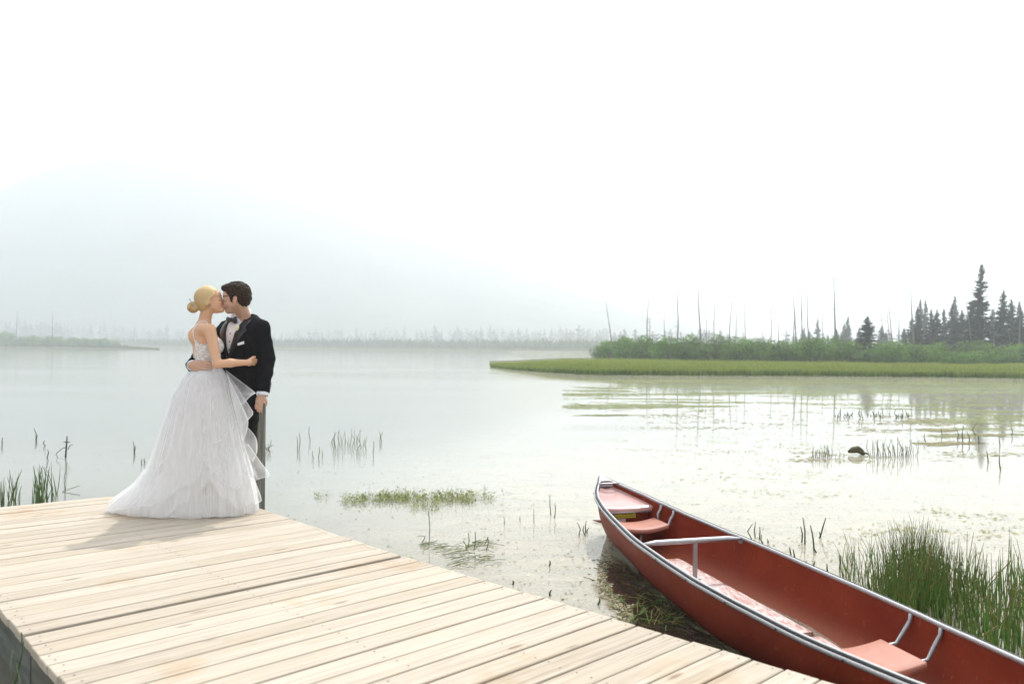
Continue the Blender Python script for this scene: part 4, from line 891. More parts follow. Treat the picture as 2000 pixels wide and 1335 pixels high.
# ================================================================== people: smooth solids meshed from distance fields
class Field:
    def __init__(s, lo, hi, h):
        s.h = h; s.lo = np.array(lo, float); s.n = np.ceil((np.array(hi)-s.lo)/h).astype(int)+1
        s.ax = [s.lo[i]+h*np.arange(s.n[i]) for i in range(3)]; s.d = np.full(s.n, .2, np.float32)
    def sub(s, lo, hi):
        a = [max(0, int((lo[i]-s.lo[i])/s.h)) for i in range(3)]; b = [min(s.n[i], int((hi[i]-s.lo[i])/s.h)+2) for i in range(3)]
        if any(b[i] <= a[i] for i in range(3)): return None, None
        sl = tuple(slice(a[i], b[i]) for i in range(3)); g = np.meshgrid(*[s.ax[i][sl[i]] for i in range(3)], indexing='ij', sparse=True); return sl, g
    def put(s, lo, hi, fn, k=.01, mode='add', pad=.05):
        lo = np.array(lo)-pad; hi = np.array(hi)+pad; sl, g = s.sub(lo, hi)
        if sl is None: return
        v = fn(*g); a = s.d[sl]
        if mode == 'add': h = np.clip(.5+.5*(a-v)/k, 0, 1); s.d[sl] = a*(1-h)+v*h-k*h*(1-h)
        elif mode == 'cut': h = np.clip(.5-.5*(a+v)/k, 0, 1); s.d[sl] = a*(1-h)-v*h+k*h*(1-h)
    def cone(s, a, b, r1, r2, k=.01, mode='add', sq=None):
        a = np.array(a, float); b = np.array(b, float); ba = b-a; L = max(1e-9, ba@ba)
        def fn(x, y, z):
            t = np.clip(((x-a[0])*ba[0]+(y-a[1])*ba[1]+(z-a[2])*ba[2])/L, 0, 1); return np.sqrt((x-a[0]-t*ba[0])**2+(y-a[1]-t*ba[1])**2+(z-a[2]-t*ba[2])**2)-(r1+(r2-r1)*t)
        R_ = max(r1, r2); s.put(np.minimum(a, b)-R_, np.maximum(a, b)+R_, fn, k, mode, pad=k+.03)
    def chain(s, pts, rs, k=.02):
        for i in range(len(pts)-1): s.cone(pts[i], pts[i+1], rs[i], rs[i+1], k)
    def ell(s, c, r, B=None, k=.01, mode='add'):
        c = np.array(c, float); r = np.array(r, float); B = np.eye(3) if B is None else np.array(B, float)   # rows: axes
        def fn(x, y, z):
            q = [(x-c[0])*B[i][0]+(y-c[1])*B[i][1]+(z-c[2])*B[i][2] for i in range(3)]
            k0 = np.sqrt(sum((q[i]/r[i])**2 for i in range(3)))+1e-9; k1 = np.sqrt(sum((q[i]/r[i]**2)**2 for i in range(3)))+1e-9; return k0*(k0-1)/k1
        s.put(c-r.max(), c+r.max(), fn, k, mode, pad=k+.03)
    def loft(s, O, side, fwd, prof, k=.02, infl=0., pw=2.3, zr=None):
        """prof rows: z, half width, half depth, forward shift, side shift"""
        P_ = np.array(prof, float); z0, z1 = P_[0, 0], P_[-1, 0]
        if zr: z0, z1 = max(z0, zr[0]), min(z1, zr[1])
        def fn(x, y, z):
            zz = z-O[2]; zc = np.clip(zz, P_[0, 0], P_[-1, 0]); a = np.interp(zc, P_[:, 0], P_[:, 1])+infl; b = np.interp(zc, P_[:, 0], P_[:, 2])+infl
            cf = np.interp(zc, P_[:, 0], P_[:, 3]); cs = np.interp(zc, P_[:, 0], P_[:, 4])
            u = (x-O[0])*side[0]+(y-O[1])*side[1]-cs; v = (x-O[0])*fwd[0]+(y-O[1])*fwd[1]-cf
            d = ((np.abs(u)/a)**pw+(np.abs(v)/b)**pw+1e-9)**(1/pw); d = (d-1)*np.minimum(a, b); return np.maximum(d, np.maximum(z0-zz, zz-z1))
        R_ = P_[:, 1:3].max()+.12+infl; s.put((O[0]-R_, O[1]-R_, O[2]+z0-.02), (O[0]+R_, O[1]+R_, O[2]+z1+.02), fn, k)
    def displace(s, fn):
        g = np.meshgrid(*s.ax, indexing='ij', sparse=True); m = np.abs(s.d) < .06; 
        idx = np.nonzero(m); p = [s.ax[i][idx[i]] for i in range(3)]; s.d[idx] += fn(*p).astype(np.float32)
    def clip(s, fn, k=None):
        g = np.meshgrid(*s.ax, indexing='ij', sparse=True); s.d = np.maximum(s.d, fn(*g).astype(np.float32))
    def mesh(s, name, mat, keep=True):
        d = s.d; ins = d < 0; n = d.shape
        c = np.zeros(tuple(q-1 for q in n), np.int8)
        for dx in (0, 1):
            for dy in (0, 1):
                for dz in (0, 1): c += ins[dx:n[0]-1+dx, dy:n[1]-1+dy, dz:n[2]-1+dz]
        act = (c > 0) & (c < 8); ci = np.nonzero(act); N = len(ci[0]); idx = np.full(c.shape, -1, np.int64); idx[ci] = np.arange(N)
        acc = np.zeros((N, 3)); cnt = np.zeros(N); C3 = [(a, b, e) for a in (0, 1) for b in (0, 1) for e in (0, 1)]
        for i in range(8):
            for j in range(i+1, 8):
                if sum(abs(C3[i][q]-C3[j][q]) for q in range(3)) != 1: continue
                va = d[ci[0]+C3[i][0], ci[1]+C3[i][1], ci[2]+C3[i][2]]; vb = d[ci[0]+C3[j][0], ci[1]+C3[j][1], ci[2]+C3[j][2]]
                m = (va < 0) != (vb < 0); t = np.where(m, va/(va-vb+1e-12), 0)
                pa = np.array(C3[i], float); pb = np.array(C3[j], float)
                acc[m] += pa+(pb-pa)*t[m][:, None]; cnt[m] += 1
        v = (np.stack(ci, 1)+acc/cnt[:, None])*s.h+s.lo; F = []
        for ax in range(3):
            o1, o2 = [(1, 2), (2, 0), (0, 1)][ax]
            A = [slice(0, n[i]-1) if i == ax else slice(1, n[i]-1) for i in range(3)]; Bs = [slice(1, n[i]) if i == ax else slice(1, n[i]-1) for i in range(3)]
            sa = ins[tuple(A)]; sb = ins[tuple(Bs)]; e = np.nonzero(sa != sb); flip = sb[e]
            base = [e[i] if i == ax else e[i]+1 for i in range(3)]
            def cell(da, db):
                q = list(base); q[o1] = q[o1]-da; q[o2] = q[o2]-db; return idx[q[0], q[1], q[2]]
            f = np.stack([cell(0, 0), cell(1, 0), cell(1, 1), cell(0, 1)], 1); f[flip] = f[flip][:, ::-1]; F.append(f)
        F = np.concatenate(F); F = F[(F >= 0).all(1)]
        me = bpy.data.meshes.new(name); me.vertices.add(N); me.vertices.foreach_set('co', v.ravel()); me.loops.add(len(F)*4); me.polygons.add(len(F))
        me.loops.foreach_set('vertex_index', F.ravel().astype(np.int32)); me.polygons.foreach_set('loop_start', (np.arange(len(F))*4).astype(np.int32)); me.update(calc_edges=True); me.validate(); smooth(me)
        if mat: me.materials.append(mat)
        if keep:                                   # drop stray crumbs
            bm = bmesh.new(); bm.from_mesh(me); seen = set(); isl = []
            for v0 in bm.verts:
                if v0.index in seen: continue
                st = [v0]; seen.add(v0.index); cur = []
                while st:
                    q = st.pop(); cur.append(q)
                    for e_ in q.link_edges:
                        w = e_.other_vert(q)
                        if w.index not in seen: seen.add(w.index); st.append(w)
                isl.append(cur)
            if len(isl) > 1:
                big = max(len(c_) for c_ in isl); bmesh.ops.delete(bm, geom=[q for c_ in isl if len(c_) < (big if keep is True else keep) for q in c_], context='VERTS')
            bm.to_mesh(me); bm.free(); smooth(me)
        return me
def set_tint(me, fn):
    n = len(me.vertices); co = np.empty(n*3); me.vertices.foreach_get('co', co); co = co.reshape(-1, 3); c = np.ones((n, 4), np.float32); c[:, :3] = fn(co); a = me.color_attributes.new('tint', 'FLOAT_COLOR', 'POINT'); a.data.foreach_set('color', c.ravel())

def skin_mat():
    t = NT('skin'); a = t.attr('tint'); n = t.noise(t.pos(), 60, 4, .6); c = t.mix(t.math('MULTIPLY', n, .18), a, t.mix(1., a, (.86, .72, .66), 'MULTIPLY'))
    return t.done(t.bsdf(c, .5, spec=.35, **{'Subsurface Weight': .12, 'Subsurface Radius': (.012, .005, .003), 'Subsurface Scale': 1.}))
M['skin'] = skin_mat()
def hair_mat(name, dark):
    t = NT(name); a = t.attr('tint'); n = t.noise(t.mapping(t.pos(), (1, 1, 1)), 260 if dark else 420, 3, .6); c = t.mix(t.ramp(n, [(.35, 0.), (.65, 1.)]), t.mix(1., a, (.62, .55, .5), 'MULTIPLY'), a)
    return t.done(t.bsdf(c, .5, spec=.12 if dark else .35, normal=t.bump(n, .4 if dark else .1, .003)))
M['hair_d'] = hair_mat('dark_brown_hair', True); M['hair_b'] = hair_mat('blonde_hair', False)
def wool():
    t = NT('black_wool'); n = t.noise(t.pos(), 9, 5, .6); f = t.noise(t.pos(), 420, 2); c = t.mix(n, (.005, .005, .006), (.010, .010, .0115))
    return t.done(t.bsdf(c, .85, spec=.08, normal=t.bump(f, .25, .001)))
M['wool'] = wool(); M['satin'] = simple('black_satin', (.008, .008, .010), .32, 0, .5, .1); M['shirt'] = simple('white_shirt', (.80, .80, .84), .7, var=.03); M['leather'] = simple('black_leather', (.012, .011, .011), .22)
M['petal'] = simple('ivory_rose', (.78, .74, .55), .6, var=.1); M['green'] = simple('sprig_green', (.06, .12, .03), .6)

def nrm(v): v = np.array(v, float); return v/np.linalg.norm(v)
def head(F, O, fw, up, k, male, skin_only=True):
    fw = nrm(fw); up = np.array(up, float); up = nrm(up-fw*(up@fw)); sd = np.cross(up, fw); B = [fw, sd, up]
    def L(f, s_, u): return O+(fw*f+sd*s_+up*u)*k
    E_ = lambda c, r, kk=.012, mode='add', BB=None: F.ell(L(*c), np.array(r)*k, B if BB is None else BB, kk, mode)
    E_((-.010, 0, .030), (.098, .075, .086), .02)
    E_((.030, 0, -.030), (.058, .056, .078), .03)
    j = 1.08 if male else .92
    for s_ in (-1, 1): F.cone(L(.0, .046*s_*j, -.055), L(.066, .016*s_*j, -.098), .019*k*j, .015*k*j, .028)
    E_((.072, 0, -.099), (.017*j, .018*j, .014*j), .012)
    F.cone(L(.03, 0, -.085), L(.062, 0, -.09), .03*k, .022*k, .02)
    if male: F.cone(L(.079, -.03, .006), L(.079, .03, .006), .012*k, .012*k, .012)
    E_((.070, 0, .030), (.026, .052, .034), .02)
    for s_ in (-1, 1):
        E_((.094, .031*s_, -.014), (.014, .017, .012), .010, 'cut'); E_((.074, .032*s_, -.015), (.014, .016, .012), .006); E_((.060, .036*s_, -.040), (.024, .022, .022), .02)
        # ear
        ax = nrm(fw*.15+sd*s_*.35+up*-.0); BB = [nrm(fw*.9+up*.25), nrm(sd), nrm(up*.95-fw*.25)]
        E_((-.008, .078*s_, -.018), (.018, .0075, .031), .006, BB=BB); E_((-.003, .086*s_, -.014), (.008, .005, .016), .005, 'cut', BB=BB); E_((-.004, .076*s_, -.042), (.009, .006, .009), .005)
    nl = .026 if male else .021
    F.cone(L(.088, 0, .0), L(.088+nl, 0, -.043), .0070*k, .0095*k, .010)
    for s_ in (-1, 1): E_((.096+nl*.3, .0105*s_, -.047), (.010, .0075, .007), .006)
    E_((.094, 0, -.066), (.0105, .021, .0065), .006); E_((.0915, 0, -.078), (.0105, .018, .0068), .006)
    return B
def head_tint(co, O, B, k, male, base):
    q = (co-O)@np.array(B).T/k; f, s_, u = q.T; c = np.tile(np.array(base), (len(co), 1)); out = c.copy()
    def blend(m, colr, a): 
        m = np.clip(m, 0, 1)[:, None]*a; out[:] = out*(1-m)+np.array(colr)*m
    near = (np.abs(f) < .14) & (np.abs(s_) < .1) & (np.abs(u) < .16)
    lip = near & (f > .084); blend(lip*np.exp(-((u+.072)/.0095)**2*1.2)*np.exp(-(s_/.021)**4), (.48, .13, .11) if male else (.55, .12, .12), .85)
    blend(near*(f > .03)*np.exp(-(((f-.07)/.03)**2+((np.abs(s_)-.045)/.022)**2+((u+.04)/.025)**2)), (.56, .24, .17), .35)
    brow = near & (f > .040); bu = u-.010-.008*np.clip((np.abs(s_)-.012)/.03, 0, 1); blend(brow*np.exp(-(bu/.0055)**2)*((np.abs(s_) > .010) & (np.abs(s_) < .062)), (.035, .02, .014) if male else (.30, .19, .09), .9 if male else .45)
    lash = near & (f > .045); blend(lash*np.exp(-((u+.022)/.0035)**2)*((np.abs(s_) > .015) & (np.abs(s_) < .056)), (.03, .02, .015), .9)
    ear = near & (np.abs(s_) > .074); blend(ear*1., (.62, .26, .19), .35)
    if male:
        st = near & (u < -.045) & (f > -.03); blend(st*np.clip((-.045-u)/.02, 0, 1)*(1-np.exp(-(((f-.09)/.012)**2+((u+.072)/.008)**2))), (.26, .16, .115), .38)
    return out
def hand(F, wr, d, nb, th, k=1., curl=(.2, .35, .3), spread=.06, r0=1., elong=1.):
    """wr wrist, d finger direction, nb normal out of the back of the hand, th side the thumb is on (+1/-1 along d x nb)"""
    wr = np.array(wr, float); d = nrm(d); nb = nrm(np.array(nb)-d*(np.array(nb)@d)); sd = np.cross(d, nb)*th
    pm = wr+d*.048*k; F.ell(pm, np.array((.052, .040, .0155))*k, [d, sd, nb], .008); F.cone(wr, wr+d*.03*k, .026*k, .024*k, .012)
    for i, (o, L_) in enumerate(((.027, .072), (.009, .080), (-.009, .075), (-.026, .060))):
        p = wr+d*.082*k+sd*o*k; dd = nrm(d+sd*(o*spread*30)); a = 0.; rr = (.0092, .0094, .0088, .0078)[i]*k*r0; q = p-dd*.02*k
        for j, fr in enumerate((.46, .30, .24)):
            a += curl[j]*(1+.12*i); nd = dd*math.cos(a)-nb*math.sin(a); e = p+nd*L_*fr*k*elong; F.cone(q if j == 0 else p, e, rr, rr*.92, .0035); p = e; rr *= .92
    t0 = wr+d*.022*k+sd*.026*k; t1 = t0+nrm(d*.75+sd*.6-nb*.25)*.042*k; t2 = t1+nrm(d*.95+sd*.15-nb*.25)*.03*k; F.cone(t0, t1, .0135*k, .0105*k, .008); F.cone(t1, t2, .0105*k, .0085*k, .004)
def A(v): return np.array(v, float)

# ------------------------------------------------------------------ the groom
gf = nrm((-.53, -.848, 0)); gl = nrm((.848, -.53, 0)); GO = A(XD(477, 6.52, ZD)); SK_M = (.56, .345, .245)
tprof = [(.86, .125, .10, 0, 0), (.94, .135, .10, 0, 0), (1.08, .160, .108, .01, 0), (1.2, .168, .112, .015, 0), (1.32, .185, .12, .015, 0), (1.42, .195, .115, .01, 0), (1.48, .185, .10, 0, 0), (1.525, .13, .075, -.005, 0), (1.56, .065, .06, -.005, 0)]
def gt(s_, f, z): return GO+gl*s_+gf*f+A((0, 0, z))
g_head = A(P(460.8, 582, 6.385)); g_fw = (-.985, -.11, -.10); g_up = (-.10, .0, 1.)
sL, eL, wL = gt(.198, -.0, 1.455), A(P(521.5, 700, 6.44)), A(P(513, 766, 6.36))
sR, eR, wR = gt(-.198, .01, 1.455), A(P(390, 701, 6.56)), A(P(376.5, 713, 6.255))
lo = A((-2.85, 6.0, ZD-.01)); hi = A((-1.80, 6.95, ZD+1.90))
F = Field(lo, hi, .0052)
F.loft(GO, gl, gf, tprof, .03, 0)
for s_, e_, w_ in ((sL, eL, wL), (sR, eR, wR)): F.cone(s_, e_, .056, .044, .03); F.cone(e_, w_, .044, .028, .02)
hp = [gt(.065, 0, .86), gt(-.09, 0, .86)]; kn = [A(P(478, 878, 6.47)), A(P(450, 878, 6.52))]; an = [A(P(481, 972, 6.50)), A(P(455, 972, 6.56))]
for h_, k_, a_ in zip(hp, kn, an): F.cone(h_, k_, .072, .055, .04); F.cone(k_, a_, .054, .038, .03); F.cone(a_, a_+A((-.08, -.10, -.055)), .034, .026, .02)
F.cone(gt(0, -.02, 1.50), g_head+A((.028, .012, -.055)), .060, .054, .03)
Bm = head(F, g_head, g_fw, g_up, 1.0, True)
hand(F, A(P(512, 768, 6.36)), A(P(502, 800, 6.33))-A(P(512, 768, 6.36)), A((-.25, -1, .15)), -1, 1.0, (.18, .25, .2), .05, elong=.9)
hand(F, wR+A((-.004, -.02, 0)), A((.99, -.10, .03)), A((-.10, -1, .08)), 1, 1.05, (.06, .12, .12), .02)
gb = F.mesh('person', M['skin']); set_tint(gb, lambda co: head_tint(co, g_head, Bm, 1., True, SK_M))
groom = empty('person', tuple(GO)); tag(groom, 'man in a black tuxedo kissing the bride, one hand hanging at the post', 'person')
link('body', gb, groom)
# trousers
F = Field(A((-2.65, 6.15, ZD)), A((-1.85, 6.85, ZD+1.02)), .006)
F.loft(GO, gl, gf, [(.80, .150, .118, 0, 0), (1.0, .155, .115, 0, 0)], .03)
for h_, k_, a_ in zip(hp, kn, an): F.cone(h_, k_, .092, .072, .04); F.cone(k_, a_+A((0, 0, -.01)), .078, .072, .04)
F.displace(lambda x, y, z: .003*np.sin(z*38+x*22)+.002*np.sin(z*90-x*30+y*20))
link('trousers', F.mesh('trousers', M['wool']), groom)
for a_ in an:
    F = Field(a_-A((.28, .28, .12)), a_+A((.14, .14, .10)), .006); t_ = a_+A((-.10, -.14, -.07)); F.cone(a_+A((.02, .02, -.055)), a_+A((-.03, -.04, -.06)), .036, .038, .02); F.cone(a_+A((-.03, -.04, -.066)), t_, .040, .032, .03); F.cone(a_, a_+A((0, 0, -.04)), .038, .04, .02)
    F.clip(lambda x, y, z: (ZD+.002)-z+0*x); link('shoe', F.mesh('shoe', M['leather']), groom)
# shirt
F = Field(A((-2.55, 6.2, ZD+.95)), A((-1.85, 6.85, ZD+1.68)), .005)
F.loft(GO, gl, gf, tprof, .02, .006, zr=(.95, 1.56)); nk = gt(0, -.005, 1.50); nt = gt(-.022, .012, 1.605)
F.cone(nk, nt, .074, .066, .02); F.clip(lambda x, y, z: z-(nt[2]+.005+ .35*((x-nt[0])*.7+(y-nt[1])*.5)))
link('shirt', F.mesh('shirt', M['shirt']), groom)
m = MB(); c0, c1 = P(469.5, 623, 6.50), P(471.5, 603.5, 6.49); ax = (c1-c0).normalized(); lf = Vector((-.55, -.83, 0)); lf = (lf-ax*lf.dot(ax)).normalized(); sd2 = ax.cross(lf); rows = []
for r_, q in ((.081, -.25), (.077, .1), (.0720, 1.0), (.0695, 1.04), (.0685, .95), (.0715, .1)):
    rows.append([c0+ax*((c1-c0).length*(q+.0-(.42*max(0, math.cos(a)) if q > .5 else 0)))+lf*(r_*1.04*math.cos(a))+sd2*(r_*.94*math.sin(a)) for a in [i*2*math.pi/32 for i in range(32)]])
m.grid(rows, close=True); m.build('shirt_collar', M['shirt'], groom, sm=True)
# jacket
JI = .020
F = Field(A((-2.90, 6.05, ZD+.70)), A((-1.80, 6.95, ZD+1.68)), .0052)
jprof = [(.85, .166, .125, 0, -.015), (.90, .166, .125, 0, -.012), (.98, .162, .12, 0, -.005), (1.08, .168, .118, .01, 0), (1.2, .172, .116, .015, 0), (1.32, .188, .122, .015, 0), (1.42, .200, .118, .01, 0), (1.48, .195, .104, 0, 0), (1.525, .145, .082, -.005, 0), (1.575, .07, .064, -.012, 0)]
F.loft(GO, gl, gf, jprof, .03, JI-.004, pw=2.4)
for s_, sg in ((sL, 1), (sR, -1)): F.cone(gt(.08*sg, -.005, 1.525), s_+A((0, 0, .012)), .045, .064, .035)
for s_, e_, w_ in ((sL, eL, wL), (sR, eR, wR)): F.cone(s_, e_, .073, .064, .028); F.cone(e_, w_, .064, .053, .02)
for w_, e_ in ((wL, eL), (wR, eR)):       # end the sleeves square at the cuff
    n_ = nrm(w_-e_); F.put(w_-.09, w_+.09, (lambda n_, w_: lambda x, y, z: np.maximum(.0-((x-w_[0])*n_[0]+(y-w_[1])*n_[1]+(z-w_[2])*n_[2]), np.sqrt((x-w_[0])**2+(y-w_[1])**2+(z-w_[2])**2)-.085))(n_, w_), .003, 'cut')
VZ0, VZ1, VW = 1.215, 1.545, .105
def vcut(x, y, z):
    u = (x-GO[0])*gl[0]+(y-GO[1])*gl[1]; v = (x-GO[0])*gf[0]+(y-GO[1])*gf[1]; zz = z-GO[2]; t_ = np.clip((zz-VZ0)/(VZ1-VZ0), -.3, 1.2); w = np.where(t_ > 0, VW*t_**.85, t_*.1); w = w*(1-.45*np.clip((zz-1.50)/.07, 0, 1)*0)
    return np.maximum(np.abs(u+.004)-w, .0-v)
F.put(GO+A((-.35, -.35, VZ0-.02)), GO+A((.35, .35, 1.60)), vcut, .004, 'cut')
F.put(gt(0, 0, 1.50)-.12, gt(0, 0, 1.66)+.12, lambda x, y, z: np.sqrt((x-nt[0])**2+(y-nt[1])**2)-.080+0*z+np.maximum(0, 1.515+ZD-z)*6, .006, 'cut')
F.displace(lambda x, y, z: .0022*np.sin(z*34+x*26+y*9)+.0016*np.sin(z*71-x*40)+.0012*np.sin(x*95+z*50)+.003*np.exp(-((z-ZD-1.17)/.05)**2)*np.sin((x+y)*46+z*60))
link('jacket', F.mesh('jacket', M['wool']), groom)
def jfront(u, z, off=0.):
    P_ = np.array(jprof); a = np.interp(z, P_[:, 0], P_[:, 1])+JI; b = np.interp(z, P_[:, 0], P_[:, 2])+JI; cf = np.interp(z, P_[:, 0], P_[:, 3]); q = max(0, 1-(abs(u)/a)**2.4)**(1/2.4)*b; return Vector(gt(u, cf+q+off, z))
# satin lapels following the jacket front
for sg in (-1, 1):
    m = MB(); rows = []
    for i in range(15):
        t_ = i/14; z = lerp(VZ0-.005, 1.535, t_); w = VW*max(0, t_)**.85; wl = interp(t_, [0, .35, .68, .72, .80, 1], [.004, .045, .075, .088, .058, .05]); u0 = -.004+sg*(w-.006); u1 = -.004+sg*(w+wl)
        rows.append([jfront(lerp(u0, u1, q), z, .004+.006*math.sin(math.pi*min(1, q*1.05))) for q in (0, .25, .5, .75, 1)])
    back = [[p-Vector(gf)*.012 for p in r_] for r_ in rows]
    m.grid(rows if sg < 0 else [list(reversed(r_)) for r_ in rows]); m.grid([[r_[-1], b_[-1]] for r_, b_ in zip(rows, back)]); m.grid([[b_[0], r_[0]] for r_, b_ in zip(rows, back)])
    m.build('lapel', M['satin'], groom, sm=True)
def front_px(px, py, u_guess):  return None
# studs, bow tie, pocket square, flower, cuffs
for z in (1.42, 1.355, 1.29):
    P_ = np.array(tprof); b = np.interp(z, P_[:, 0], P_[:, 2])+.006+.015; c_ = gt(-.004, b+np.interp(z, P_[:, 0], P_[:, 3])-.012, z); m = MB(); m.tube([Vector(c_), Vector(c_+gf*.005)], .0052, 8); m.build('shirt_stud', M['satin'], groom)
bt = Vector(gt(-.020, .112, 1.530)); bx = Vector(gl); bz = Vector((0, 0, 1)); bf_ = Vector(gf)
m = MB()
for sg in (-1, 1):
    rows = []
    for q, hh, th in ((0, .013, .010), (.2, .016, .012), (.5, .026, .013), (.85, .033, .010), (1., .031, .006)):
        c_ = bt+bx*sg*q*.060-bz*.003*q; ring = []
        for k in range(10): a = 2*math.pi*k/10; ring.append(c_+bz*hh*math.sin(a)*(1-.15*abs(math.cos(a)))+bf_*(th*math.cos(a)+.004*math.sin(3*a)*q))
        rows.append(ring)
    m.grid(rows if sg > 0 else [list(reversed(r_)) for r_ in rows], close=True); m.f.append(tuple(range(len(m.v)-10, len(m.v))))
m.tube([bt-bz*.017+bf_*.006, bt+bz*.017+bf_*.006], .012, 8); m.build('bow_tie', M['satin'], groom, sm=True)
pk = [jfront(.105, 1.335, .006), jfront(.155, 1.347, .006)]; m = MB(); dz = Vector((0, 0, .013)); m.grid([[pk[0]-dz, pk[1]-dz*.8], [pk[0]+dz*.1+Vector(gf)*.004, pk[1]+dz*.3+Vector(gf)*.004], [pk[0]+dz*.6, pk[1]+dz]]); m.build('pocket_square', M['shirt'], groom)
fl = jfront(.098, 1.468, .022); bo = empty('boutonniere', fl, 0, None); bo.parent = groom; bo.matrix_parent_inverse = parent_world(groom).inverted()
m = MB(); rr_ = random.Random(4)
for ring, (n_, R_, s__) in enumerate(((3, .006, .012), (5, .012, .015), (7, .018, .016))):
    for k in range(n_):
        a = 6.283*k/n_+ring; c_ = fl+bx*R_*math.cos(a)+bz*R_*math.sin(a)+bf_*(.014-.006*ring); d1 = (bx*math.cos(a)+bz*math.sin(a)); d2 = (bz*math.cos(a)-bx*math.sin(a))
        rws = [[c_+d2*s__*(q-.5)*1.2*(1-.25*u)+d1*s__*.5*u+bf_*(.012*(1-u*.3)-.02*(q-.5)**2*0) for q in (0, .5, 1)] for u in (-.6, 0, .5, .9)]; m.grid(rws)
m.build('rose', M['petal'], bo, sm=True)
m = MB()
for a, l_ in ((200, .034), (160, .03), (235, .04), (250, .05), (20, .026), (330, .026), (120, .024)):
    a = R(a); d1 = bx*math.cos(a)+bz*math.sin(a); d2 = bz*math.cos(a)-bx*math.sin(a); m.quad(fl, fl+d1*l_*.5+d2*.007, fl+d1*l_+bf_*.004, fl+d1*l_*.5-d2*.007)
m.build('leaves', M['green'], bo)
def cuff(w_, e_, L_, r_):
    n_ = Vector(nrm(w_-e_)); w_ = Vector(w_); m = MB(); m.tube([w_-n_*.02, w_+n_*L_*.6, w_+n_*L_, w_+n_*L_, w_], [r_*.98, r_, r_*.97, r_*.90, r_*.88], 18, cap=False); return m.build('shirt_cuff', M['shirt'], groom, sm=True)
cf_ = cuff(wL, eL, .026, .047); cuff(wR, eR, .022, .044)
m = MB(); n_ = Vector(nrm(wL-eL)); c_ = Vector(wL)+n_*.014+Vector((-.012, -.048, 0)); m.tube([c_, c_+Vector((-.002, -.006, 0))], .006, 8); m.build('cufflink', M['alu'], cf_)
for i in range(3): m = MB(); c_ = Vector(wL)-n_*(.03+.021*i)+Vector((.052+.002*i, -.012, 0)); m.tube([c_, c_+Vector((.007, -.002, 0))], .0075, 8); m.build('sleeve_button', M['satin'], groom)
# hair
def lc(x, y, z, O, B, k): d_ = [x-O[0], y-O[1], z-O[2]]; return [sum(d_[i]*B[j][i] for i in range(3))/k for j in range(3)]
F = Field(g_head-A((.17, .15, .15)), g_head+A((.17, .15, .19)), .0036); O_ = g_head
F.ell(O_+Bm[0]*-.012+Bm[2]*.035, (.113, .087, .101), Bm, .01); F.ell(O_+Bm[0]*.052+Bm[2]*.088, (.052, .058, .030), Bm, .02); F.ell(O_+Bm[0]*-.05+Bm[2]*-.01, (.068, .068, .07), Bm, .02)
for s_ in (-1, 1): F.cone(O_+Bm[0]*.018+Bm[1]*.073*s_+Bm[2]*.02, O_+Bm[0]*.018+Bm[1]*.073*s_-Bm[2]*.036, .016, .011, .01)
def hline(x, y, z):
    f, s_, u = lc(x, y, z, O_, Bm, 1.); line = np.interp(f, [-.12, -.055, -.04, -.025, -.02, .004, .010, .026, .034, .055, .075, .10], [-.088, -.082, -.070, -.040, .010, .012, -.034, -.036, .010, .040, .060, .066]); return line-u
F.clip(hline)
F.displace(lambda x, y, z: .0042*np.sin(x*150+6*np.sin(z*47+y*31)+y*60)*np.sin(z*120+5*np.sin(x*53+y*20)+y*110)+.0022*np.sin(x*250+z*170+3*np.sin(y*80))*np.sin(y*230-z*190))
hm_ = F.mesh('hair', M['hair_d'], keep=60); set_tint(hm_, lambda co: np.array((.042, .025, .016))*(1+.5*np.sin(co[:, :1]*190+co[:, 2:]*150)*np.sin(co[:, 1:2]*170-co[:, 2:]*90)) + np.zeros((len(co), 3)))
link('hair', hm_, groom)

# ------------------------------------------------------------------ the bride
bf = nrm((.95, .31, 0)); bl = nrm((-.31, .95, 0)); br = -bl; BO = A(XD(400.5, 6.35, ZD)); SK_F = (.67, .40, .25)
bprof = [(.90, .155, .125, -.01, 0), (1.02, .150, .120, -.01, 0), (1.10, .122, .098, -.002, 0), (1.16, .108, .086, .0, 0), (1.22, .112, .090, .004, 0), (1.30, .122, .104, .012, 0), (1.36, .128, .104, .010, 0), (1.42, .130, .080, -.004, 0), (1.46, .115, .062, -.014, 0), (1.50, .060, .050, -.015, 0)]
def bt_(s_, f, z): return BO+br*s_+bf*f+A((0, 0, z))
b_head = A(P(411, 587, 6.335)); b_fw = (.90, .32, .25); b_up = (-.25, 0, 1.)
sN, eN, wN, tN = A(P(410, 643, 6.205)), A(P(424.5, 711, 6.165)), A(P(484.5, 707.5, 6.245)), A(P(498, 706, 6.38))
sF, eF, wF = bt_(-.15, -.005, 1.43), bt_(-.17, .16, 1.28), bt_(-.12, .36, 1.22)
F = Field(A((-2.80, 5.98, ZD-.01)), A((-1.90, 6.75, ZD+1.82)), .0050)
F.loft(BO, br, bf, bprof, .03, 0, pw=2.2)
F.ell(bt_(.055, .085, 1.315), (.052, .05, .052), None, .03); F.ell(bt_(-.055, .085, 1.315), (.052, .05, .052), None, .03)
for s_ in (-1, 1): F.cone(bt_(.06*s_, -.015, 1.475), bt_(.135*s_, -.01, 1.45), .040, .043, .03)
F.cone(sN, eN, .045, .033, .03); F.cone(eN, A(P(450, 708.5, 6.19)), .032, .032, .015); F.cone(A(P(450, 708.5, 6.19)), wN, .032, .021, .015)
F.cone(sF, eF, .045, .035, .03); F.cone(eF, wF, .035, .024, .015)
F.ell(bt_(.05, -.075, 1.40), (.05, .05, .06), None, .04)
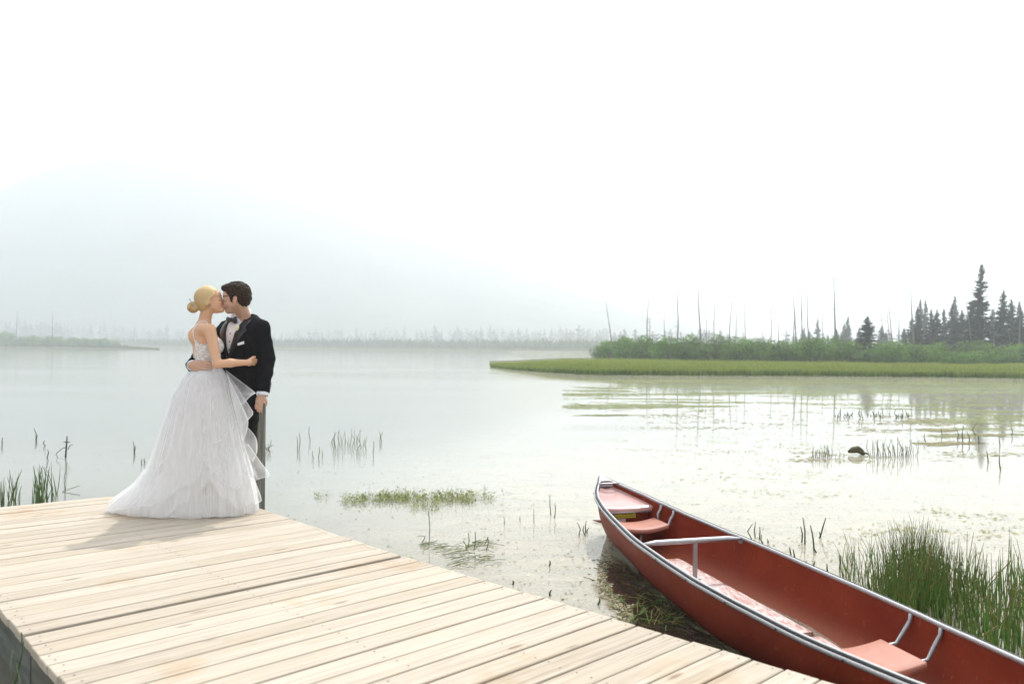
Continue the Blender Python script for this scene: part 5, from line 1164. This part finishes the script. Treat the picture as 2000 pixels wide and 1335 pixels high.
for s_ in (-1, 1): F.cone(bt_(.075*s_, 0, .92), bt_(.07*s_, .02, .50), .085, .055, .03); F.cone(bt_(.07*s_, .02, .50), bt_(.065*s_, -.01, .10), .052, .034, .03); F.cone(bt_(.065*s_, -.01, .09), bt_(.065*s_, .13, .03), .032, .024, .02)
F.cone(bt_(0, -.018, 1.455), b_head+A((-.018, -.006, -.05)), .050, .045, .03)
Bf = head(F, b_head, b_fw, b_up, .93, False)
hand(F, wN, tN-wN, A((-.5, -1, .1)), 1, .84, (.08, .15, .15), .01); hand(F, wF, nrm(wF-eF), A((0, 1, .1)), 1, .85, (.2, .3, .2), .03)
fb_ = F.mesh('person', M['skin']); set_tint(fb_, lambda co: head_tint(co, b_head, Bf, .93, False, SK_F))
bride = empty('person', tuple(BO)); tag(bride, 'blonde bride in a white tulle gown with lace bodice kissing the groom', 'person')
link('body', fb_, bride)
from mathutils.bvhtree import BVHTree
bvh = BVHTree.FromPolygons([v.co.copy() for v in fb_.vertices], [tuple(p.vertices) for p in fb_.polygons])
def onskin(q, off=.004):
    c_, n_, _, _ = bvh.find_nearest(Vector(q)); return c_+n_*off
# bodice with lace and open back
F = Field(A((-2.70, 6.12, ZD+1.0)), A((-2.10, 6.62, ZD+1.52)), .0042)
F.loft(BO, br, bf, bprof, .02, .006, pw=2.2, zr=(1.06, 1.47)); F.ell(bt_(.055, .085, 1.315), (.060, .058, .060), None, .03); F.ell(bt_(-.055, .085, 1.315), (.060, .058, .060), None, .03)
def bod(x, y, z):
    u = (x-BO[0])*br[0]+(y-BO[1])*br[1]; v = (x-BO[0])*bf[0]+(y-BO[1])*bf[1]; ang = np.abs(np.arctan2(u, -v-.0)); zz = z-BO[2]     # 0 at the spine
    sc_ = .010*np.abs(np.sin(ang*14+zz*50))
    top = np.interp(ang, [0, .25, .5, .78, 1.0, 1.35, 1.8, 2.3, 2.75, 3.14], [1.135, 1.145, 1.185, 1.25, 1.365, 1.325, 1.33, 1.385, 1.37, 1.30])+sc_; return np.minimum(zz-top, .03)
F.clip(bod)
def lace():
    t = NT('white_lace'); p = t.pos(); v = t.n('ShaderNodeTexVoronoi', feature='DISTANCE_TO_EDGE'); v.inputs['Scale'].default_value = 95; t.l(t.mapping(p, (1, 1, .8)), v.inputs['Vector'])
    w = t.n('ShaderNodeTexVoronoi'); w.inputs['Scale'].default_value = 38; t.l(p, w.inputs['Vector']); f = t.ramp(v.outputs['Distance'], [(.06, 1.), (.16, 0.)]); g = t.ramp(w.outputs['Distance'], [(.30, 1.), (.42, 0.)]); k = t.math('MAXIMUM', f, g)
    c = t.mix(k, (.62, .52, .46), (.86, .85, .86)); return t.done(t.bsdf(c, .8, normal=t.bump(k, .8, .004)))
M['lace'] = lace(); bd_ = link('bodice', F.mesh('bodice', M['lace'], keep=200), bride); bd_['label'] = 'white floral lace bodice with a low open back'
for sg in (1, -1):
    def dense(l):
        o_ = []
        for a, b in zip(l, l[1:]): o_ += [Vector(a).lerp(Vector(b), q/5) for q in range(5)]
        return o_+[Vector(l[-1])]
    m = MB(); m.tube([onskin(q) for q in dense([bt_(.112*sg, -.058, 1.32), bt_(.108*sg, -.075, 1.38), bt_(.102*sg, -.085, 1.44), bt_(.098*sg, -.045, 1.52), bt_(.095*sg, .012, 1.53), bt_(.088*sg, .075, 1.47), bt_(.08*sg, .13, 1.39)])], .0036, 6, flat=.7); m.build('strap', M['shirt'], bride, sm=True)
# hair swept back into a low bun
F = Field(b_head-A((.24, .18, .17)), b_head+A((.16, .18, .18)), .0036); O_ = b_head; K_ = .93
F.ell(O_+(Bf[0]*-.018+Bf[2]*.034)*K_, A((.108, .086, .100))*K_, Bf, .01); F.ell(O_+(Bf[0]*-.055-Bf[2]*.018)*K_, A((.068, .070, .068))*K_, Bf, .025)
for s_ in (-1, 1): F.cone(O_+(Bf[0]*.03+Bf[1]*.062*s_+Bf[2]*.03)*K_, O_+(Bf[0]*-.03+Bf[1]*.072*s_-Bf[2]*.03)*K_, .016, .020, .015)
def hl2(x, y, z):
    f, s_, u = lc(x, y, z, O_, Bf, K_); line = np.interp(f, [-.13, -.08, -.045, -.02, .0, .02, .045, .062, .10], [-.12, -.092, -.078, -.044, .000, .012, .028, .058, .080]); return (line-u)*.9
F.clip(hl2)
bun = A(P(376, 600.5, 6.25)); bun = A(P(377, 600, 6.285)); F.ell(bun, (.046, .050, .044), None, .012)
ax_ = nrm(bun-(O_+Bf[0]*.06+Bf[2]*.09)); e1 = nrm(np.cross(ax_, (0, 0, 1.))); e2 = np.cross(ax_, e1)
def swirl(x, y, z):
    d_ = [x-bun[0], y-bun[1], z-bun[2]]; rr = np.sqrt(sum(q*q for q in d_)); a = np.arctan2(d_[2], d_[0]); a2 = np.arctan2(sum(d_[i]*e2[i] for i in range(3)), sum(d_[i]*e1[i] for i in range(3)))
    return np.where(rr < .062, .0012*np.sin(a*2+rr*300), .0005*np.sin(a2*41+3*np.sin(rr*9))+.0004*np.sin(a2*83+1))
F.displace(swirl)
hb_ = F.mesh('hair', M['hair_b'], keep=200)
def bt_tint(co):
    d_ = co-bun; rr = np.linalg.norm(d_, axis=1); a2 = np.arctan2(d_@e2, d_@e1); a = np.arctan2(d_[:, 2], d_[:, 0]); s_ = np.where(rr < .062, .5+.5*np.sin(a*2+rr*300), (.5+.22*np.sin(a2*31+1.5*np.sin(rr*11))+.16*np.sin(a2*67+2)+.12*np.sin(a2*141+rr*20)))
    s_ = s_*.7+.3*(.5+.5*np.sin(a2*111+rr*60)); lo_, hi_ = np.array((.42, .26, .10)), np.array((.86, .66, .35)); t_ = np.clip(s_*.8+np.clip((rr-.05)/.16, 0, 1)*.35, 0, 1)[:, None]; return lo_*(1-t_)+hi_*t_
set_tint(hb_, bt_tint); hh_ = link('hair', hb_, bride)
m = MB()
for i in range(11):
    u = i/10; c_ = Vector(bun)+Vector((-.012+.055*u, -.045-.02*math.sin(u*3), .062-.075*u+.012*math.sin(u*3.1))); m.tube([c_, c_+Vector((.003, -.006, .003))], .0035, 5)
m.tube([Vector(bun)+Vector((-.012+.055*u, -.043-.02*math.sin(u*3), .062-.075*u+.012*math.sin(u*3.1))) for u in [i/10 for i in range(11)]], .0018, 4); pn = m.build('hair_pin', M['alu'], hh_); pn['kind'] = 'stuff'
m = MB(); er = O_+(Bf[0]*-.004-Bf[1]*.083-Bf[2]*.052)*K_; m.tube([Vector(er), Vector(er)+Vector((0, -.006, 0))], .004, 6); m.build('earring', M['alu'], bride)

# ------------------------------------------------------------------ the gown
def tulle(name, alpha, colr=(.97, .97, .97), fold=1.):
    t = NT(name); p = t.pos(); n = t.noise(t.mapping(p, (1, 1, .12)), 26*fold, 4, .6, .3)
    d = t.n('ShaderNodeBsdfDiffuse'); d.inputs['Color'].default_value = (*colr, 1); tl = t.n('ShaderNodeBsdfTranslucent'); tl.inputs['Color'].default_value = (*colr, 1); w = t.n('ShaderNodeMixShader'); w.inputs[0].default_value = .5; t.l(d.outputs[0], w.inputs[1]); t.l(tl.outputs[0], w.inputs[2])
    if alpha >= 1: return t.done(w.outputs[0])
    lw = t.n('ShaderNodeLayerWeight'); lw.inputs['Blend'].default_value = .25; tr = t.n('ShaderNodeBsdfTransparent'); w2 = t.n('ShaderNodeMixShader')
    a_ = t.math('ADD', alpha, t.math('MULTIPLY', t.math('SUBTRACT', n, .5), alpha*.9)); a_ = t.math('ADD', a_, t.math('MULTIPLY', lw.outputs['Facing'], (1-alpha)*.75), clamp=True); t.l(a_, w2.inputs[0]); t.l(tr.outputs[0], w2.inputs[1]); t.l(w.outputs[0], w2.inputs[2]); return t.done(w2.outputs[0])
M['satin_w'] = tulle('ivory_skirt_lining', 1., (.94, .94, .93)); M['tul1'] = tulle('white_tulle_inner', .50); M['tul2'] = tulle('white_tulle_outer', .28); M['trim'] = tulle('white_horsehair_hem', .5, (.92, .92, .92))
SKZ = [0, .02, .06, .12, .22, .35, .50, .66, .80, .93, 1.05, 1.11, 1.15]
SKL = [216, 214, 219, 235, 270, 298, 311, 322, 332.5, 342, 357, 368, 377]
SKR = [508, 508, 507, 505, 500, 491, 480, 470, 461, 453, 444, 436, 428]
SKF = [.30, .305, .305, .30, .29, .28, .265, .245, .225, .20, .165, .135, .105]
SKB = [.30, .30, .30, .29, .28, .27, .255, .235, .22, .19, .15, .12, .095]
pxm = 6.33/FPX
def skirt_pt(th, z, off=0., amp=1., ph=0., kf=1.):
    L_, R_ = (interp(z, SKZ, q)-1000 for q in (SKL, SKR)); c_ = lerp(interp(z, SKZ, [418]*6+[410]*4+[404]*3), 0, 0)-1000; fr, bk = interp(z, SKZ, SKF), interp(z, SKZ, SKB)
    co, si = math.cos(th), math.sin(th); ex = ((R_-c_) if co > 0 else (c_-L_))*pxm; ey = bk if si > 0 else fr
    low = (1-z/1.15); am = amp*(.003+.040*low**1.05); dr = .25*low
    w = .50*math.sin(7*kf*th+ph+dr)+.42*math.sin(13*kf*th+ph*2.1-dr)+.36*math.sin(23*kf*th+ph*.7+dr*2)+.15*math.sin(37*kf*th+ph*1.7+dr)
    w *= .6+.6*mnoise.noise(Vector((co*2.2+ph, si*2.2, z*1.3)))
    r_ = off+am*w-am*.25; n_ = Vector((co/max(ex, .05), si/ey, 0)).normalized()
    p = Vector((c_*pxm*1.0, 6.35, ZD+z))+Vector((co*ex, si*ey, 0))+n_*r_
    if p.z < ZD+.006: p.z = ZD+.006
    return p
def skirt_layer(name, mat, off, amp, ph, kf, hem, ztop=1.15, thk=None, nth=300, nz=34, parent=None, trim=True, t0=0., t1=2*math.pi):
    m = MB(); rows = []; full = abs(t1-t0-2*math.pi) < 1e-6; ths = [t0+(t1-t0)*i/nth for i in range(nth if full else nth+1)]
    for j in range(nz+1):
        u = j/nz; row = []
        for th in ths: h = hem(th); z = h+(ztop-h)*u**1.15; row.append(skirt_pt(th, z, off*(1-z/1.2)**.7 if z < 1.2 else 0, amp, ph, kf))
        rows.append(row)
    m.grid(rows, close=full); o = m.build(name, mat, parent, sm=True)
    if trim:
        t_ = MB(); pts = [p for p in rows[0]]; 
        if full: pts.append(pts[0]); pts.append(pts[1])
        base = [Vector(p) for p in pts]; up = [Vector(rows[2][i % len(ths)])-Vector(rows[0][i % len(ths)]) for i in range(len(pts))]
        a_ = [b_+Vector((0, -.0015, 0)) for b_ in base]; b2 = [b_+u_.normalized()*.0095+Vector((0, -.0025, 0)) if u_.length > 1e-6 else b_ for b_, u_ in zip(base, up)]
        t_.grid([a_, b2]); t_.build('hem_trim', M['trim'], o, sm=True)
    return o
gown = link('skirt', MB().mesh('skirt'), bride) if False else None
lin = skirt_layer('skirt', M['satin_w'], -.035, .7, .4, 1., lambda th: .012, parent=bride, trim=False)
skirt_layer('tulle_layer', M['tul1'], -.008, 1.0, 1.9, 1., lambda th: .006+.012*max(0, math.sin(5*th+1)), parent=lin)
def sinterp(d, xs, ys):
    i = max(0, min(len(xs)-2, int(np.searchsorted(xs, d, side='right'))-1)); u = (d-xs[i])/(xs[i+1]-xs[i]); u = u*u*(3-2*u); return ys[i]*(1-u)+ys[i+1]*u
def h2(th):      # angle measured from +x; the front of the skirt is 180..360 degrees
    d = math.degrees(th) % 360; return sinterp(d, [0, 60, 120, 175, 200, 222, 238, 252, 262, 272, 283, 300, 322, 345, 360], [.30, .2, .1, .02, .015, .01, .01, .02, .13, .22, .30, .16, .05, .12, .30])
skirt_layer('tulle_layer', M['tul1'], .012, 1.15, 3.3, 1., h2, parent=lin)
def h3(th):
    d = math.degrees(th) % 360; return sinterp(d, [0, 60, 120, 180, 205, 225, 240, 255, 266, 276, 290, 305, 318, 332, 350, 360], [.52, .4, .35, .30, .30, .36, .49, .53, .535, .50, .36, .26, .22, .32, .48, .52])
skirt_layer('tulle_layer', M['tul2'], .030, 1.3, 5.2, 1., h3, parent=lin)
def h4(th):
    d = math.degrees(th) % 360; return sinterp(d, [0, 90, 180, 215, 240, 262, 280, 300, 325, 345, 360], [.70, .5, .10, .05, .10, .26, .42, .58, .66, .72, .70])
skirt_layer('tulle_layer', M['tul2'], .042, 1.1, 7.7, 1., h4, parent=lin)
# waist band
m = MB(); m.tube([Vector(bt_(.112*math.cos(a), .092*math.sin(a)-.001, 1.150)) for a in [i*2*math.pi/24 for i in range(26)]], .008, 6); m.build('waist_band', M['trim'], lin, sm=True)
# wind-blown panels of tulle at the right-hand side, each with its stiff hem
def panel(inner, outer, mat, seed, ruffle=.02, n=26, k=12):
    def res(pl, u):
        ds = [0]
        for a, b in zip(pl, pl[1:]): ds.append(ds[-1]+(Vector(b)-Vector(a)).length)
        t_ = u*ds[-1]
        for i in range(len(pl)-1):
            if t_ <= ds[i+1]+1e-9: return Vector(pl[i]).lerp(Vector(pl[i+1]), (t_-ds[i])/max(1e-9, ds[i+1]-ds[i]))
        return Vector(pl[-1])
    def sm_(pl):
        for _ in range(2):
            q = [pl[0]]
            for a, b in zip(pl, pl[1:]): q += [Vector(a).lerp(Vector(b), .25), Vector(a).lerp(Vector(b), .75)]
            pl = q+[pl[-1]]
        return pl
    I = sm_([P(*q) for q in inner]); O2 = sm_([P(*q) for q in outer]); m = MB(); rows = []
    for j in range(k+1):
        v = j/k; row = []
        for i in range(n+1):
            u = i/n; p = res(I, u).lerp(res(O2, u), v); p += Vector((.2, -1, .15))*ruffle*v*math.sin(u*9+seed)*math.sin(math.pi*min(1, u*1.02)); row.append(p)
        rows.append(row)
    m.grid(rows); o = m.build('tulle_panel', mat, lin, sm=True); t_ = MB(); t_.grid([[Vector(p)+Vector((0, -.002, 0)) for p in rows[-1]], [Vector(p).lerp(Vector(q), 1)+Vector((0, -.003, 0)) for p, q in zip(rows[-1], [rows[-1][i]+(rows[-2][i]-rows[-1][i])  .normalized()*.010 if (rows[-2][i]-rows[-1][i]).length > 1e-6 else rows[-1][i] for i in range(n+1)])]]); t_.build('hem_trim', M['trim'], o); return o
panel([(441, 722, 6.27), (446, 745, 6.22), (452, 775, 6.20), (458, 800, 6.20)], [(441.5, 722.5, 6.27), (503, 768.5, 6.18), (497, 768, 6.15), (485, 778, 6.14), (472, 794, 6.15), (459, 803, 6.18)], M['tul2'], 1)
panel([(441, 724, 6.25), (452, 770, 6.18), (462, 805, 6.16), (469, 818, 6.16)], [(442, 726, 6.25), (497, 805, 6.10), (495, 809, 6.10), (488, 816, 6.10), (478, 828, 6.12), (470, 838, 6.14)], M['tul2'], 2)
panel([(443, 730, 6.22), (456, 790, 6.14), (465, 830, 6.12), (472, 860, 6.12)], [(444, 732, 6.22), (470, 785, 6.10), (486, 817, 6.08), (484, 835, 6.07), (480, 850, 6.09), (474, 862, 6.1)], M['tul2'], 3)
panel([(470, 822, 6.14), (474, 850, 6.13), (481, 875, 6.13), (488, 895, 6.13)], [(484, 834, 6.12), (497, 848, 6.11), (502, 857, 6.11), (503.5, 870, 6.11), (502, 886, 6.11), (494, 902, 6.12)], M['tul2'], 4, .012)
panel([(476, 866, 6.12), (483, 890, 6.12), (490, 912, 6.13), (497, 938, 6.13)], [(485, 866, 6.11), (505, 895, 6.10), (528, 926, 6.10), (527, 930, 6.10), (512, 933, 6.10), (499, 938, 6.12)], M['tul2'], 5, .010)
panel([(487, 925, 6.14), (491, 945, 6.15), (495, 960, 6.17), (497, 975, 6.18)], [(499, 938, 6.12), (506, 958, 6.14), (512, 976, 6.16), (510, 979, 6.16), (504, 982, 6.17), (498, 985, 6.18)], M['tul2'], 6, .006)
